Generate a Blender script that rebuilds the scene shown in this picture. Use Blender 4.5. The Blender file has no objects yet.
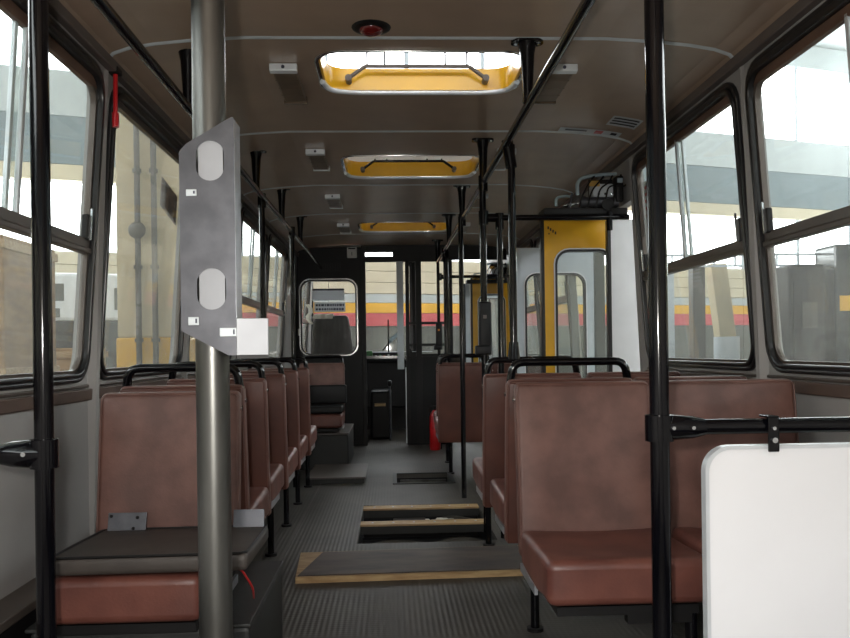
import bpy, bmesh, math, random
from mathutils import Vector, Matrix
random.seed(7)
R = math.radians
SC = bpy.context.scene
COL = SC.collection

# ---------------------------------------------------------------- camera, world, big lights, exposure
cam_d = bpy.data.cameras.new('camera')
cam = bpy.data.objects.new('camera', cam_d); COL.objects.link(cam)
FPX = 800.0                                   # focal length in pixels of an 850 px wide frame
cam_d.sensor_fit = 'HORIZONTAL'; cam_d.sensor_width = 36.0
cam_d.lens = 36.0*FPX/850.0
cam_d.shift_y = 31.0/850.0
cam_d.clip_start = 0.05
YAW = math.atan(34/800); ROLL = R(0.77)
cam.location = (0, 0, 1.0)
cam.rotation_euler = (Matrix.Rotation(-YAW, 4, 'Z') @ Matrix.Rotation(R(90), 4, 'X') @ Matrix.Rotation(-ROLL, 4, 'Z')).to_euler()
SC.camera = cam

w = bpy.data.worlds.new('world'); SC.world = w; w.use_nodes = True
w.node_tree.nodes['Background'].inputs[0].default_value = (0.86, 0.92, 1.0, 1)
w.node_tree.nodes['Background'].inputs[1].default_value = 1.0

GLAZE = 9.0          # brightness of the daylit frosted hall glazing
FLASH = 70.0         # the photographer's flash, watts
fl = bpy.data.lights.new('camera_flash', 'POINT'); fl.energy = FLASH; fl.shadow_soft_size = 0.02
fl.color = (1.0, 0.96, 0.9)
flo = bpy.data.objects.new('camera_flash', fl); COL.objects.link(flo); flo.location = (-0.06, -0.02, 1.07)

vs = SC.view_settings
vs.view_transform = 'Standard'; vs.look = 'None'; vs.gamma = 1.0; vs.use_curve_mapping = False
vs.exposure = 0.35

# ---------------------------------------------------------------- materials
def lin(c):
    return tuple(((v/255)/12.92 if v/255 <= .04045 else ((v/255+.055)/1.055)**2.4) for v in c)

def mat(name, rgb, rough=.5, metal=0.0, var=0.0, scale=8.0, rgb2=None, bump=0.0, bscale=60.0, coat=0.0, spec=.5, stretch=None, detail=4):
    m = bpy.data.materials.new(name); m.use_nodes = True
    nt = m.node_tree; b = nt.nodes['Principled BSDF']
    c = lin(rgb)
    b.inputs['Base Color'].default_value = (*c, 1)
    b.inputs['Roughness'].default_value = rough; b.inputs['Metallic'].default_value = metal
    b.inputs['Specular IOR Level'].default_value = spec
    b.inputs['Coat Weight'].default_value = coat; b.inputs['Coat Roughness'].default_value = .15
    tc = nt.nodes.new('ShaderNodeTexCoord')
    mp = nt.nodes.new('ShaderNodeMapping')
    nt.links.new(tc.outputs['Object'], mp.inputs['Vector'])
    if stretch: mp.inputs['Scale'].default_value = stretch
    n = nt.nodes.new('ShaderNodeTexNoise'); n.inputs['Scale'].default_value = scale; n.inputs['Detail'].default_value = detail
    nt.links.new(mp.outputs[0], n.inputs['Vector'])
    r = nt.nodes.new('ShaderNodeValToRGB')
    c2 = lin(rgb2) if rgb2 else tuple(max(0, v*(1-var)) for v in c)
    c1 = c if rgb2 else tuple(min(1, v*(1+var)) for v in c)
    r.color_ramp.elements[0].position = .35; r.color_ramp.elements[1].position = .65
    r.color_ramp.elements[0].color = (*c2, 1); r.color_ramp.elements[1].color = (*c1, 1)
    nt.links.new(n.outputs[0], r.inputs[0]); nt.links.new(r.outputs[0], b.inputs['Base Color'])
    if bump:
        n2 = nt.nodes.new('ShaderNodeTexNoise'); n2.inputs['Scale'].default_value = bscale; n2.inputs['Detail'].default_value = 3
        nt.links.new(mp.outputs[0], n2.inputs['Vector'])
        bp = nt.nodes.new('ShaderNodeBump'); bp.inputs['Strength'].default_value = bump; bp.inputs['Distance'].default_value = .004
        nt.links.new(n2.outputs[0], bp.inputs['Height']); nt.links.new(bp.outputs[0], b.inputs['Normal'])
    return m

def glassmat(name, dust_haze=.05, tint=(.95, .97, .96), refl=.06):  # dust film on the pane, strengthened to stand in for veiling haze
    m = bpy.data.materials.new(name); m.use_nodes = True
    nt = m.node_tree; nt.nodes.clear()
    o = nt.nodes.new('ShaderNodeOutputMaterial')
    t = nt.nodes.new('ShaderNodeBsdfTransparent'); t.inputs[0].default_value = (*tint, 1)
    g = nt.nodes.new('ShaderNodeBsdfGlossy'); g.inputs['Roughness'].default_value = .03
    d = nt.nodes.new('ShaderNodeBsdfTranslucent'); d.inputs[0].default_value = (.8, .8, .76, 1)
    d2 = nt.nodes.new('ShaderNodeBsdfDiffuse'); d2.inputs[0].default_value = (.7, .7, .66, 1)
    md = nt.nodes.new('ShaderNodeMixShader'); md.inputs[0].default_value = .5
    nt.links.new(d.outputs[0], md.inputs[1]); nt.links.new(d2.outputs[0], md.inputs[2])
    lw = nt.nodes.new('ShaderNodeLayerWeight'); lw.inputs[0].default_value = .5
    pw = nt.nodes.new('ShaderNodeMath'); pw.operation = 'POWER'; pw.inputs[1].default_value = 5
    nt.links.new(lw.outputs['Facing'], pw.inputs[0])
    ma = nt.nodes.new('ShaderNodeMath'); ma.operation = 'MULTIPLY_ADD'; ma.inputs[1].default_value = .45; ma.inputs[2].default_value = refl*.4
    nt.links.new(pw.outputs[0], ma.inputs[0])
    mx = nt.nodes.new('ShaderNodeMixShader'); nt.links.new(ma.outputs[0], mx.inputs[0])
    nt.links.new(t.outputs[0], mx.inputs[1]); nt.links.new(g.outputs[0], mx.inputs[2])
    n = nt.nodes.new('ShaderNodeTexNoise'); n.inputs['Scale'].default_value = 5; n.inputs['Detail'].default_value = 6
    tc = nt.nodes.new('ShaderNodeTexCoord'); nt.links.new(tc.outputs['Object'], n.inputs['Vector'])
    mr = nt.nodes.new('ShaderNodeMapRange'); mr.inputs['To Min'].default_value = dust_haze*.3; mr.inputs['To Max'].default_value = dust_haze*1.7
    nt.links.new(n.outputs[0], mr.inputs[0])
    m2 = nt.nodes.new('ShaderNodeMixShader'); nt.links.new(mr.outputs[0], m2.inputs[0])
    nt.links.new(mx.outputs[0], m2.inputs[1]); nt.links.new(md.outputs[0], m2.inputs[2])
    nt.links.new(m2.outputs[0], o.inputs[0])
    return m

def emit(name, rgb, s):
    m = bpy.data.materials.new(name); m.use_nodes = True
    nt = m.node_tree; nt.nodes.clear()
    o = nt.nodes.new('ShaderNodeOutputMaterial'); e = nt.nodes.new('ShaderNodeEmission')
    e.inputs[0].default_value = (*rgb, 1); e.inputs[1].default_value = s
    nt.links.new(e.outputs[0], o.inputs[0]); return m

def translu(name, rgb):
    m = bpy.data.materials.new(name); m.use_nodes = True
    nt = m.node_tree; nt.nodes.clear()
    o = nt.nodes.new('ShaderNodeOutputMaterial')
    a = nt.nodes.new('ShaderNodeBsdfDiffuse'); b = nt.nodes.new('ShaderNodeBsdfTranslucent')
    n = nt.nodes.new('ShaderNodeTexNoise'); n.inputs['Scale'].default_value = 6
    r = nt.nodes.new('ShaderNodeValToRGB')
    r.color_ramp.elements[0].color = (*[v*.9 for v in rgb], 1); r.color_ramp.elements[1].color = (*rgb, 1)
    nt.links.new(n.outputs[0], r.inputs[0]); nt.links.new(r.outputs[0], a.inputs[0]); nt.links.new(r.outputs[0], b.inputs[0])
    x = nt.nodes.new('ShaderNodeMixShader'); x.inputs[0].default_value = .6
    nt.links.new(a.outputs[0], x.inputs[1]); nt.links.new(b.outputs[0], x.inputs[2]); nt.links.new(x.outputs[0], o.inputs[0])
    return m

def rubbermat():
    m = mat('ribbed_rubber', (74, 70, 64), .55, var=.18, scale=3)
    nt = m.node_tree; b = nt.nodes['Principled BSDF']
    tc = nt.nodes.new('ShaderNodeTexCoord')
    w1 = nt.nodes.new('ShaderNodeTexWave'); w1.wave_type = 'BANDS'; w1.bands_direction = 'X'; w1.inputs['Scale'].default_value = 15
    w2 = nt.nodes.new('ShaderNodeTexWave'); w2.wave_type = 'BANDS'; w2.bands_direction = 'Y'; w2.inputs['Scale'].default_value = 15
    nt.links.new(tc.outputs['Object'], w1.inputs[0]); nt.links.new(tc.outputs['Object'], w2.inputs[0])
    mx = nt.nodes.new('ShaderNodeMath'); mx.operation = 'MULTIPLY_ADD'; mx.inputs[1].default_value = .35
    nt.links.new(w2.outputs[1], mx.inputs[0]); nt.links.new(w1.outputs[1], mx.inputs[2])
    bp = nt.nodes.new('ShaderNodeBump'); bp.inputs['Strength'].default_value = .24; bp.inputs['Distance'].default_value = .004
    nt.links.new(mx.outputs[0], bp.inputs['Height']); nt.links.new(bp.outputs[0], b.inputs['Normal'])
    return m

M = dict(
    ceiling=mat('brown_laminate', (152, 132, 115), .34, var=.07, scale=5, coat=.15),
    rubber=rubbermat(),
    leather=mat('brown_leatherette', (117, 82, 73), .5, scale=8, rgb2=(90, 61, 54), bump=.12, bscale=160, detail=5),
    leather_top=mat('red_brown_leatherette', (108, 65, 55), .42, scale=9, rgb2=(87, 50, 43), bump=.12, bscale=160),
    shell=mat('brown_back_shell', (92, 52, 41), .45, scale=6, rgb2=(72, 40, 32), bump=.1, bscale=120),
    pad=mat('dark_vinyl', (62, 56, 52), .55, var=.15, scale=14, bump=.1),
    black=mat('black_gloss_paint', (7, 7, 11), .11, spec=.4, var=.2),
    blackmat=mat('black_matt_paint', (16, 15, 16), .5, spec=.35, var=.2),
    steel=mat('bare_steel', (104, 104, 101), .36, .9, var=.35, scale=10, stretch=(1, 1, .25)),
    alu=mat('brushed_aluminium', (176, 178, 184), .36, .8, var=.12, scale=30, bump=.03),
    plate=mat('dull_steel_sheet', (92, 93, 98), .42, .75, var=.14, scale=22, bump=.05),
    chrome=mat('chrome', (225, 228, 230), .15, 1.0),
    seam=mat('aluminium_strip', (205, 212, 216), .35, .3, var=.1), cap=mat('silver_cap', (215, 220, 224), .3, .25, var=.05),
    wallgrey=mat('grey_laminate', (150, 148, 146), .45, var=.05, scale=4),
    cornice=mat('cornice_grey_brown', (92, 84, 80), .5, var=.08),
    brown=mat('brown_trim', (84, 68, 60), .5, var=.12),
    rubberseal=mat('black_rubber_seal', (26, 26, 28), .28, var=.2),
    frame=mat('dark_anodised_frame', (92, 84, 78), .35, .4, var=.1),
    head=mat('brown_window_head', (96, 74, 62), .45, var=.2),
    glass=glassmat('window_glass', .13),
    cabglass=glassmat('cab_glass', .02, (.98, .98, .98), .04),
    clear=glassmat('clear_glass', .07),
    yellow=mat('yellow_paint', (224, 170, 30), .32, var=.07, scale=6, coat=.3),
    white=mat('white_paint', (224, 226, 228), .4, var=.03),
    board=mat('white_board', (236, 237, 240), .35, var=.01),
    lgrey=mat('light_grey_paint', (190, 198, 204), .4, var=.05),
    bulk=mat('black_laminate', (15, 15, 17), .5, spec=.3, var=.12, scale=6),
    dark=mat('dark_plastic', (14, 14, 16), .5, spec=.35, var=.2),
    box=mat('dark_grey_lino', (40, 41, 40), .55, var=.15, scale=6),
    wood=mat('raw_wood_edge', (198, 168, 122), .6, scale=9, rgb2=(166, 132, 90), stretch=(1, 6, 6), bump=.1),
    lino=mat('worn_brown_lino', (92, 76, 66), .6, scale=4, rgb2=(56, 47, 42), stretch=(1, 3, 3)),
    red=mat('red_paint', (190, 24, 30), .3, coat=.3, var=.1),
    redglass=mat('red_lens', (96, 16, 16), .12, var=.3, coat=.5),
    diffuser=mat('aged_diffuser', (98, 82, 66), .3, var=.15, scale=20),
    paper=mat('white_paper', (214, 214, 212), .7, var=.03),
    ink=mat('ink', (60, 62, 78), .7, var=.1),
    inkdark=mat('dark_ink', (25, 25, 35), .7, var=.1),
    poster=mat('brown_poster', (120, 84, 62), .6, scale=16, rgb2=(60, 40, 36)),
    orange=mat('orange_label', (214, 130, 40), .5, var=.1),
    green=mat('green_plastic', (30, 96, 40), .4, var=.3),
    rag=mat('white_rag', (226, 222, 210), .8, var=.08, scale=12),
    pipe=mat('pale_blue_pipe', (150, 168, 178), .35, .2, var=.1),
    brass=mat('brass_plate', (196, 160, 90), .3, .8, var=.1),
    dseat=mat('driver_seat_cloth', (30, 22, 20), .6, var=.2, scale=12),
    concrete=mat('hall_floor_concrete', (128, 124, 114), .7, var=.12, scale=2),
    cladding=mat('cream_cladding', (206, 194, 168), .6, var=.05, scale=1.5),
    hallgrey=mat('blue_grey_wall_paint', (182, 188, 188), .7, var=.05, scale=1.2),
    hallblue=mat('dull_blue_grey_wall_paint', (124, 136, 140), .7, var=.08, scale=1.2),
    foot=mat('satin_steel', (150, 152, 156), .5, .6, var=.1),
    dado=mat('grey_dado_paint', (94, 96, 90), .7, var=.15, scale=1.5),
    hyellow=mat('yellow_wall_band', (228, 172, 44), .6, var=.05, scale=2),
    hred=mat('red_wall_band', (206, 92, 96), .6, var=.06, scale=2),
    column=mat('cream_column', (186, 170, 138), .7, var=.08, scale=3),
    pipegrey=mat('grey_pipe_paint', (62, 58, 51), .5, var=.15),
    cardboard=mat('brown_plywood', (168, 130, 78), .65, scale=5, rgb2=(140, 104, 60), stretch=(1, 1, 4)),
    glaze=emit('daylit_frosted_glazing', (.95, .98, 1.0), GLAZE),
    busglass=mat('dark_bus_glass', (48, 54, 58), .12, var=.2, coat=.4),
    lid=translu('translucent_lid', (.72, .68, .64)),
    thinpaper=translu('thin_paper', (.7, .72, .74)),
)

# ---------------------------------------------------------------- mesh helpers
TUMBLE = 0      # the bus sides lean inwards above the waist: +1 left wall, -1 right wall
class MB:
    def __init__(s): s.v = []; s.f = []
    def add(s, vs, fs):
        o = len(s.v); s.v += [tuple(p) for p in vs]; s.f += [tuple(i+o for i in f) for f in fs]; return s
    def box(s, x0, x1, y0, y1, z0, z1, m=None):
        vs = [(x, y, z) for z in (z0, z1) for y in (y0, y1) for x in (x0, x1)]
        if m is not None: vs = [tuple(m @ Vector(p)) for p in vs]
        return s.add(vs, [(0, 2, 3, 1), (4, 5, 7, 6), (0, 1, 5, 4), (2, 6, 7, 3), (0, 4, 6, 2), (1, 3, 7, 5)])
    def tube(s, pts, r, n=12, r2=None, caps=True):
        pts = [Vector(p) for p in pts]; k = len(pts)
        tan = [((pts[min(i+1, k-1)]-pts[max(i-1, 0)]).normalized()) for i in range(k)]
        a = Vector((0, 0, 1)) if abs(tan[0].z) < .9 else Vector((1, 0, 0))
        u = tan[0].cross(a).normalized(); vs = []
        for i in range(k):
            if i:
                u = (u - tan[i]*u.dot(tan[i])).normalized()
            w_ = tan[i].cross(u)
            rr = r if r2 is None else r+(r2-r)*i/(k-1)
            if isinstance(r, (list, tuple)): rr = r[i]
            for j in range(n):
                an = 2*math.pi*j/n
                vs.append(pts[i]+u*math.cos(an)*rr+w_*math.sin(an)*rr)
        fs = [(i*n+j, i*n+(j+1) % n, (i+1)*n+(j+1) % n, (i+1)*n+j) for i in range(k-1) for j in range(n)]
        if caps: fs += [tuple(range(n-1, -1, -1)), tuple(range((k-1)*n, k*n))]
        return s.add(vs, fs)
    def ring(s, outer, inner, a, b, fn):          # frame between two loops of equal length, depth a..b; fn(u,v,d)->xyz
        n = len(outer)
        vs = [fn(u, v, a) for u, v in outer]+[fn(u, v, a) for u, v in inner]+[fn(u, v, b) for u, v in outer]+[fn(u, v, b) for u, v in inner]
        fs = []
        for i in range(n):
            j = (i+1) % n
            fs += [(i, j, n+j, n+i), (2*n+i, 3*n+i, 3*n+j, 2*n+j), (i, 2*n+i, 2*n+j, j), (n+i, n+j, 3*n+j, 3*n+i)]
        return s.add(vs, fs)
    def prism(s, poly, a, b, fn):
        n = len(poly)
        vs = [fn(u, v, a) for u, v in poly]+[fn(u, v, b) for u, v in poly]
        fs = [tuple(range(n)), tuple(range(2*n-1, n-1, -1))]+[(i, i+n, (i+1) % n+n, (i+1) % n) for i in range(n)]
        return s.add(vs, fs)
    def bm(s, bmx, m=None):
        bmx.verts.ensure_lookup_table()
        vs = [tuple((m @ v.co) if m is not None else v.co) for v in bmx.verts]
        fs = [tuple(v.index for v in f.verts) for f in bmx.faces]
        bmx.free(); return s.add(vs, fs)
    def build(s, name, material, parent=None, smooth=False, bevel=0):
        if TUMBLE: s.v = [(x+TUMBLE*.07*max(0, z-.85), y, z) for x, y, z in s.v]
        me = bpy.data.meshes.new(name); me.from_pydata(s.v, [], s.f); me.update()
        b = bmesh.new(); b.from_mesh(me)
        bmesh.ops.recalc_face_normals(b, faces=b.faces)
        if bevel:
            bmesh.ops.bevel(b, geom=[e for e in b.edges if e.calc_face_angle(0) > .5], offset=bevel, segments=2, affect='EDGES', profile=.5, clamp_overlap=True)
        b.to_mesh(me); b.free()
        me.materials.append(M[material])
        if smooth:
            me.polygons.foreach_set('use_smooth', [True]*len(me.polygons))
            me.set_sharp_from_angle(angle=R(38))
        o = bpy.data.objects.new(name, me); COL.objects.link(o)
        if parent is not None: o.parent = parent; o.matrix_parent_inverse = parent.matrix_basis.inverted()
        return o

def fXY(z0=0): return lambda u, v, d: (u, v, d)          # u=x, v=y, depth z
def fXZ(): return lambda u, v, d: (u, d, v)              # u=x, v=z, depth y
def fYZ(): return lambda u, v, d: (d, u, v)              # u=y, v=z, depth x

def rrect(u0, u1, v0, v1, r, n=5):
    r = min(r, (u1-u0)/2-1e-4, (v1-v0)/2-1e-4); o = []
    for cx, cy, a0 in ((u1-r, v1-r, 0), (u0+r, v1-r, 90), (u0+r, v0+r, 180), (u1-r, v0+r, 270)):
        for i in range(n+1):
            a = R(a0+90*i/n); o.append((cx+r*math.cos(a), cy+r*math.sin(a)))
    return o

def bend(pts, r, n=5):
    """polyline with rounded corners"""
    pts = [Vector(p) for p in pts]; o = [pts[0]]
    for i in range(1, len(pts)-1):
        a = (pts[i-1]-pts[i]); b = (pts[i+1]-pts[i])
        rr = min(r, a.length*.49, b.length*.49)
        p0 = pts[i]+a.normalized()*rr; p1 = pts[i]+b.normalized()*rr
        for k in range(n+1):
            t = k/n; o.append((1-t)**2*p0+2*t*(1-t)*pts[i]+t*t*p1)
    return o+[pts[-1]]

def softbox(x0, x1, y0, y1, z0, z1, r, cuts=3, fn=None):
    b = bmesh.new(); bmesh.ops.create_cube(b, size=1)
    for v in b.verts: v.co = Vector(((x0+x1)/2+v.co.x*(x1-x0), (y0+y1)/2+v.co.y*(y1-y0), (z0+z1)/2+v.co.z*(z1-z0)))
    bmesh.ops.bevel(b, geom=list(b.edges), offset=r, segments=3, affect='EDGES', profile=.5)
    if cuts:
        for axis in (0, 2, 1):
            lo = (x0, y0, z0)[axis]; hi = (x1, y1, z1)[axis]
            no = Vector((0, 0, 0)); no[axis] = 1
            for k in range(1, cuts+1):
                co = Vector((0, 0, 0)); co[axis] = lo+(hi-lo)*k/(cuts+1)
                bmesh.ops.bisect_plane(b, geom=list(b.verts)+list(b.edges)+list(b.faces), plane_co=co, plane_no=no)
    if fn:
        for v in b.verts: v.co = Vector(fn(*v.co))
    b.verts.ensure_lookup_table(); b.verts.index_update()
    return b

def plate2d(outer, holes, a, b, fn):
    """flat sheet with holes, through a filled 2D curve"""
    cu = bpy.data.curves.new('tmp', 'CURVE'); cu.dimensions = '2D'; cu.fill_mode = 'BOTH'; cu.extrude = .5
    for loop in [outer]+list(holes):
        sp = cu.splines.new('POLY'); sp.points.add(len(loop)-1); sp.use_cyclic_u = True
        for p, (u, v) in zip(sp.points, loop): p.co = (u, v, 0, 1)
    ob = bpy.data.objects.new('tmp', cu); COL.objects.link(ob)
    dg = bpy.context.evaluated_depsgraph_get()
    me = bpy.data.meshes.new_from_object(ob.evaluated_get(dg))
    vs = [fn(v.co.x, v.co.y, a if v.co.z < 0 else b) for v in me.vertices]
    fs = [tuple(p.vertices) for p in me.polygons]
    bpy.data.objects.remove(ob); bpy.data.curves.remove(cu); bpy.data.meshes.remove(me)
    m = MB(); m.add(vs, fs)
    bm_ = bmesh.new()
    bv = [bm_.verts.new(v) for v in m.v]
    for f in m.f:
        try: bm_.faces.new([bv[i] for i in f])
        except ValueError: pass
    bmesh.ops.remove_doubles(bm_, verts=bm_.verts, dist=1e-5)
    bm_.verts.index_update()
    return MB().bm(bm_)

def thing(name, label, cat, loc=(0, 0, 0), rz=0, group=None):
    o = bpy.data.objects.new(name, None); COL.objects.link(o)
    o.empty_display_size = .1
    o.location = loc; o.rotation_euler = (0, 0, rz)
    o['label'] = label; o['category'] = cat
    if group: o['group'] = group
    return o
def tag(o, label, cat, group=None):
    o['label'] = label; o['category'] = cat
    if group: o['group'] = group
    return o
def local(o, parent):           # child given in the parent's own frame
    o.parent = parent; o.matrix_parent_inverse = Matrix.Identity(4); return o
def struct(o, label=None):
    o['kind'] = 'structure'
    if label: o['label'] = label
    return o
def sroot(name, label, loc=(0, 0, 0)):
    o = bpy.data.objects.new(name, None); COL.objects.link(o); o.location = loc; o.empty_display_size = .1
    return struct(o, label)
def dup(root, loc, rz, label):
    r = root.copy(); COL.objects.link(r); r.location = loc; r.rotation_euler = (0, 0, rz); r['label'] = label
    for ch in list(root.children):
        c = ch.copy(); COL.objects.link(c); c.parent = r
        for g in ch.children:
            d = g.copy(); COL.objects.link(d); d.parent = c
    return r

XL, XR = -1.06, 1.34          # inner wall planes
XM = .14                      # centre line
YB, YF = -1.2, 10.2           # rear and front of the bus
ZC = 2.11

# ================================================================ STRUCTURE: floor
holes = [[(.03, 6.0), (.44, 6.0), (.44, 6.46), (.03, 6.46)],
         [(-.19, 4.16), (.545, 4.16), (.545, 5.18), (-.19, 5.18)]]
fm = plate2d([(XL, YB), (XR, YB), (XR, 4.13), (.96, 4.13), (.96, 5.66), (XR, 5.66), (XR, 8.62), (.96, 8.62), (.96, 9.75), (XR, 9.75), (XR, YF), (XL, YF)], holes, -.03, 0, fXY())
floor = struct(fm.build('floor', 'rubber'), 'dark grey ribbed rubber floor with open hatches in the aisle')
# recess below the open hatches: side walls, tray and chassis parts
for (x0, x1, y0, y1) in ((.03, .44, 6.0, 6.46), (-.19, .545, 4.16, 5.18)):
    m = MB(); m.box(x0-.02, x1+.02, y0-.02, y1+.02, -.40, -.38)
    for a in ((x0-.02, x0, y0-.02, y1+.02), (x1, x1+.02, y0-.02, y1+.02), (x0, x1, y0-.02, y0), (x0, x1, y1, y1+.02)):
        m.box(*a, -.38, -.031)
    m.build('hatch_well', 'blackmat', floor)
m = MB(); m.ring(rrect(.0, .47, 5.97, 6.49, .01), rrect(.032, .438, 6.002, 6.458, .005), 0, .008, fXY()); m.build('hatch_frame', 'box', floor)
m = MB(); m.tube([(.06, 6.30, -.05), (.42, 6.30, -.05)], .03, 10); m.build('shaft', 'steel', floor, True)
m = MB(); m.box(-.19, .545, 4.22, 4.28, -.25, -.15); m.build('chassis_beam', 'dark', floor)
m = MB(); m.box(-.19, .545, 4.86, 4.93, -.25, -.15); m.build('chassis_beam', 'dark', floor)
for k in range(4):
    m = MB(); y = 4.40+.07*k if k < 2 else 4.78+.09*k
    m.tube(bend([(-.18, y, -.10), (.0, y+.02, -.06-.01*k), (.22, y-.02, -.09), (.36, y, -.055), (.53, y, -.09)], .08), .014, 8); m.build('chassis_pipe', 'pipegrey', floor, True)
m = MB()
for k in range(9):
    a = random.random()*6.28; x = .30+.13*math.cos(a)*random.random(); y = 4.97+.05*math.sin(a)
    m.bm(softbox(x-.025, x+.025, y-.02, y+.02, -.10, -.055, .012, 0))
m.build('rag_bundle', 'rag', floor, True)
m = MB(); m.box(.0, .2, 4.92, 5.02, -.12, -.05); m.build('junction_box', 'pipegrey', floor, bevel=.006)
m = MB(); m.box(-.546, -.538, 2.7, 8.4, 0, .003); m.build('floor_seam', 'cornice', floor)
# door step wells
for (y0, y1) in ((4.13, 5.66), (8.62, 9.75)):
    m = MB(); m.box(.96, XR+.06, y0, y1, -.34, -.31); m.box(.94, .96, y0, y1, -.34, -.031); m.build('door_step', 'box', floor)

# ================================================================ STRUCTURE: ceiling
prof = [(-.978, 2.03), (-.955, 2.053), (-.90, 2.072), (-.81, 2.087), (-.69, 2.099), (-.50, ZC)]
profR = [(2*XM-x, z) for x, z in reversed(prof)]
seams = [YB, .40, 1.62, 2.84, 4.05, 5.36, 6.475, 7.605, 8.43]
hatch_def = {3: (2.965, 3.415), 4: (4.545, 5.095), 6: (6.915, 7.43)}
HX0, HX1 = -.265, .535
ceil = sroot('ceiling', 'brown laminate coved ceiling with bright aluminium strips')
for i in range(len(seams)-1):
    y0, y1 = seams[i]+.004, seams[i+1]-.004
    m = MB()
    for P in (prof, profR):
        for a, b in zip(P[:-1], P[1:]):
            m.add([(a[0], y0, a[1]), (b[0], y0, b[1]), (b[0], y1, b[1]), (a[0], y1, a[1])], [(0, 1, 2, 3)])
    if i in hatch_def:
        h0, h1 = hatch_def[i]
        hl = rrect(HX0, HX1, h0, h1, .10)
        m.ring(rrect(-.50, .78, y0, y1, .002), hl, ZC, ZC+.09, fXY())
    else:
        m.box(-.50, .78, y0, y1, ZC, ZC+.09)
    m.build('ceiling_panel', 'ceiling', ceil, True)
for k, y in enumerate(seams[1:8]):
    P = prof+profR; m = MB(); n = len(P)
    w_ = .013
    vs = []; 
    for (x, z) in P: vs += [(x, y-w_, z-.001), (x, y-w_*.3, z-.006), (x, y+w_*.3, z-.006), (x, y+w_, z-.001)]
    fs = [(i*4+j, i*4+j+1, (i+1)*4+j+1, (i+1)*4+j) for i in range(n-1) for j in range(3)]
    m.add(vs, fs); m.build('seam_strip', 'seam', ceil, True)
# outer roof skin, pierced by the hatches
ycuts = [YB, 2.965, 3.415, 4.545, 5.095, 6.915, 7.43, 8.44]
m = MB()
for a, b in zip(ycuts[:-1], ycuts[1:]):
    if (a, b) in hatch_def.values():
        m.box(XL, HX0, a, b, 2.19, 2.20); m.box(HX1, XR, a, b, 2.19, 2.20)
    else: m.box(XL, XR, a, b, 2.19, 2.20)
m.build('roof_skin', 'yellow', ceil)

# ================================================================ STRUCTURE: side walls and windows
ZS0, ZS1 = .905, 1.978          # outer edges of the window seals
Lw = [(.42, 1.575), (1.645, 2.81), (2.88, 4.03), (4.10, 5.26), (5.33, 6.47), (6.55, 7.73), (8.62, 9.90)]
Rw = [(1.50, 2.765), (2.83, 4.09), (5.75, 6.92), (6.99, 8.18)]
def wallmesh(name, x, out, wins, doors, label):
    """wall between x and x+out*.05, window cells as rings, plain elsewhere"""
    m = MB(); xa, xb = x, x+out*.05
    segs = sorted([(a-.035, b+.035, 'w') for a, b in wins]+[(a, b, 'd') for a, b in doors])
    y = YB
    for a, b, k in segs:
        if a > y+1e-6: m.box(min(xa, xb), max(xa, xb), y, a, -.05, 2.195)
        if k == 'w':
            m.ring(rrect(a, b, -.05, 2.195, .002), rrect(a+.035, b-.035, ZS0, ZS1, .10), xa, xb, fYZ())
        else:
            m.box(min(xa, xb), max(xa, xb), a, b, 1.775, 2.195)
        y = b
    if y < YF: m.box(min(xa, xb), max(xa, xb), y, YF, -.05, 2.195)
    return struct(m.build(name, 'wallgrey'), label)
TUMBLE = 1
WL = wallmesh('wall_left', XL, -1, Lw, [], 'light grey laminate side wall on the left with a row of windows')
TUMBLE = -1
WR = wallmesh('wall_right', XR, 1, Rw, [(4.13, 5.66), (8.62, 9.75)], 'light grey laminate side wall on the right with windows and doorways')
for wl, x, s in ((WL, XL, 1), (WR, XR, -1)):
    TUMBLE = s
    def span(a, b, z0, z1, d, name, mt, y0=YB, y1=8.43):
        m = MB(); m.box(min(x+s*a, x+s*b), max(x+s*a, x+s*b), y0, y1, z0, z1); m.build(name, mt, wl, bevel=.004)
    y1 = 8.43 if s == 1 else 4.10
    span(0, .03, 1.992, 2.028, 0, 'cornice_strip', 'cornice')
    span(0, .022, .842, .882, 0, 'waist_rail', 'brown', y1=y1)
    span(0, .012, .885, .897, 0, 'waist_bead', 'frame', y1=y1)
    dw = .09 if s == 1 else .035
    span(0, dw, 0, .315, 0, 'heating_duct', 'blackmat', y1=y1)
    span(0, dw+.01, .32, .345, 0, 'duct_cap', 'frame', y1=y1)
TUMBLE = 0
bx = MB(); bx.box(XL-.06, XR+.06, YB-.06, YB, -.4, 1.0); bx.box(XL-.06, XR+.06, YB-.06, YB, 1.9, 2.19)
bx.box(XL-.06, XL+.15, YB-.06, YB, 1.0, 1.9); bx.box(XR-.15, XR+.06, YB-.06, YB, 1.0, 1.9)
struct(bx.build('wall_back', 'wallgrey'), 'rear end wall of the bus behind the viewer')

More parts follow.
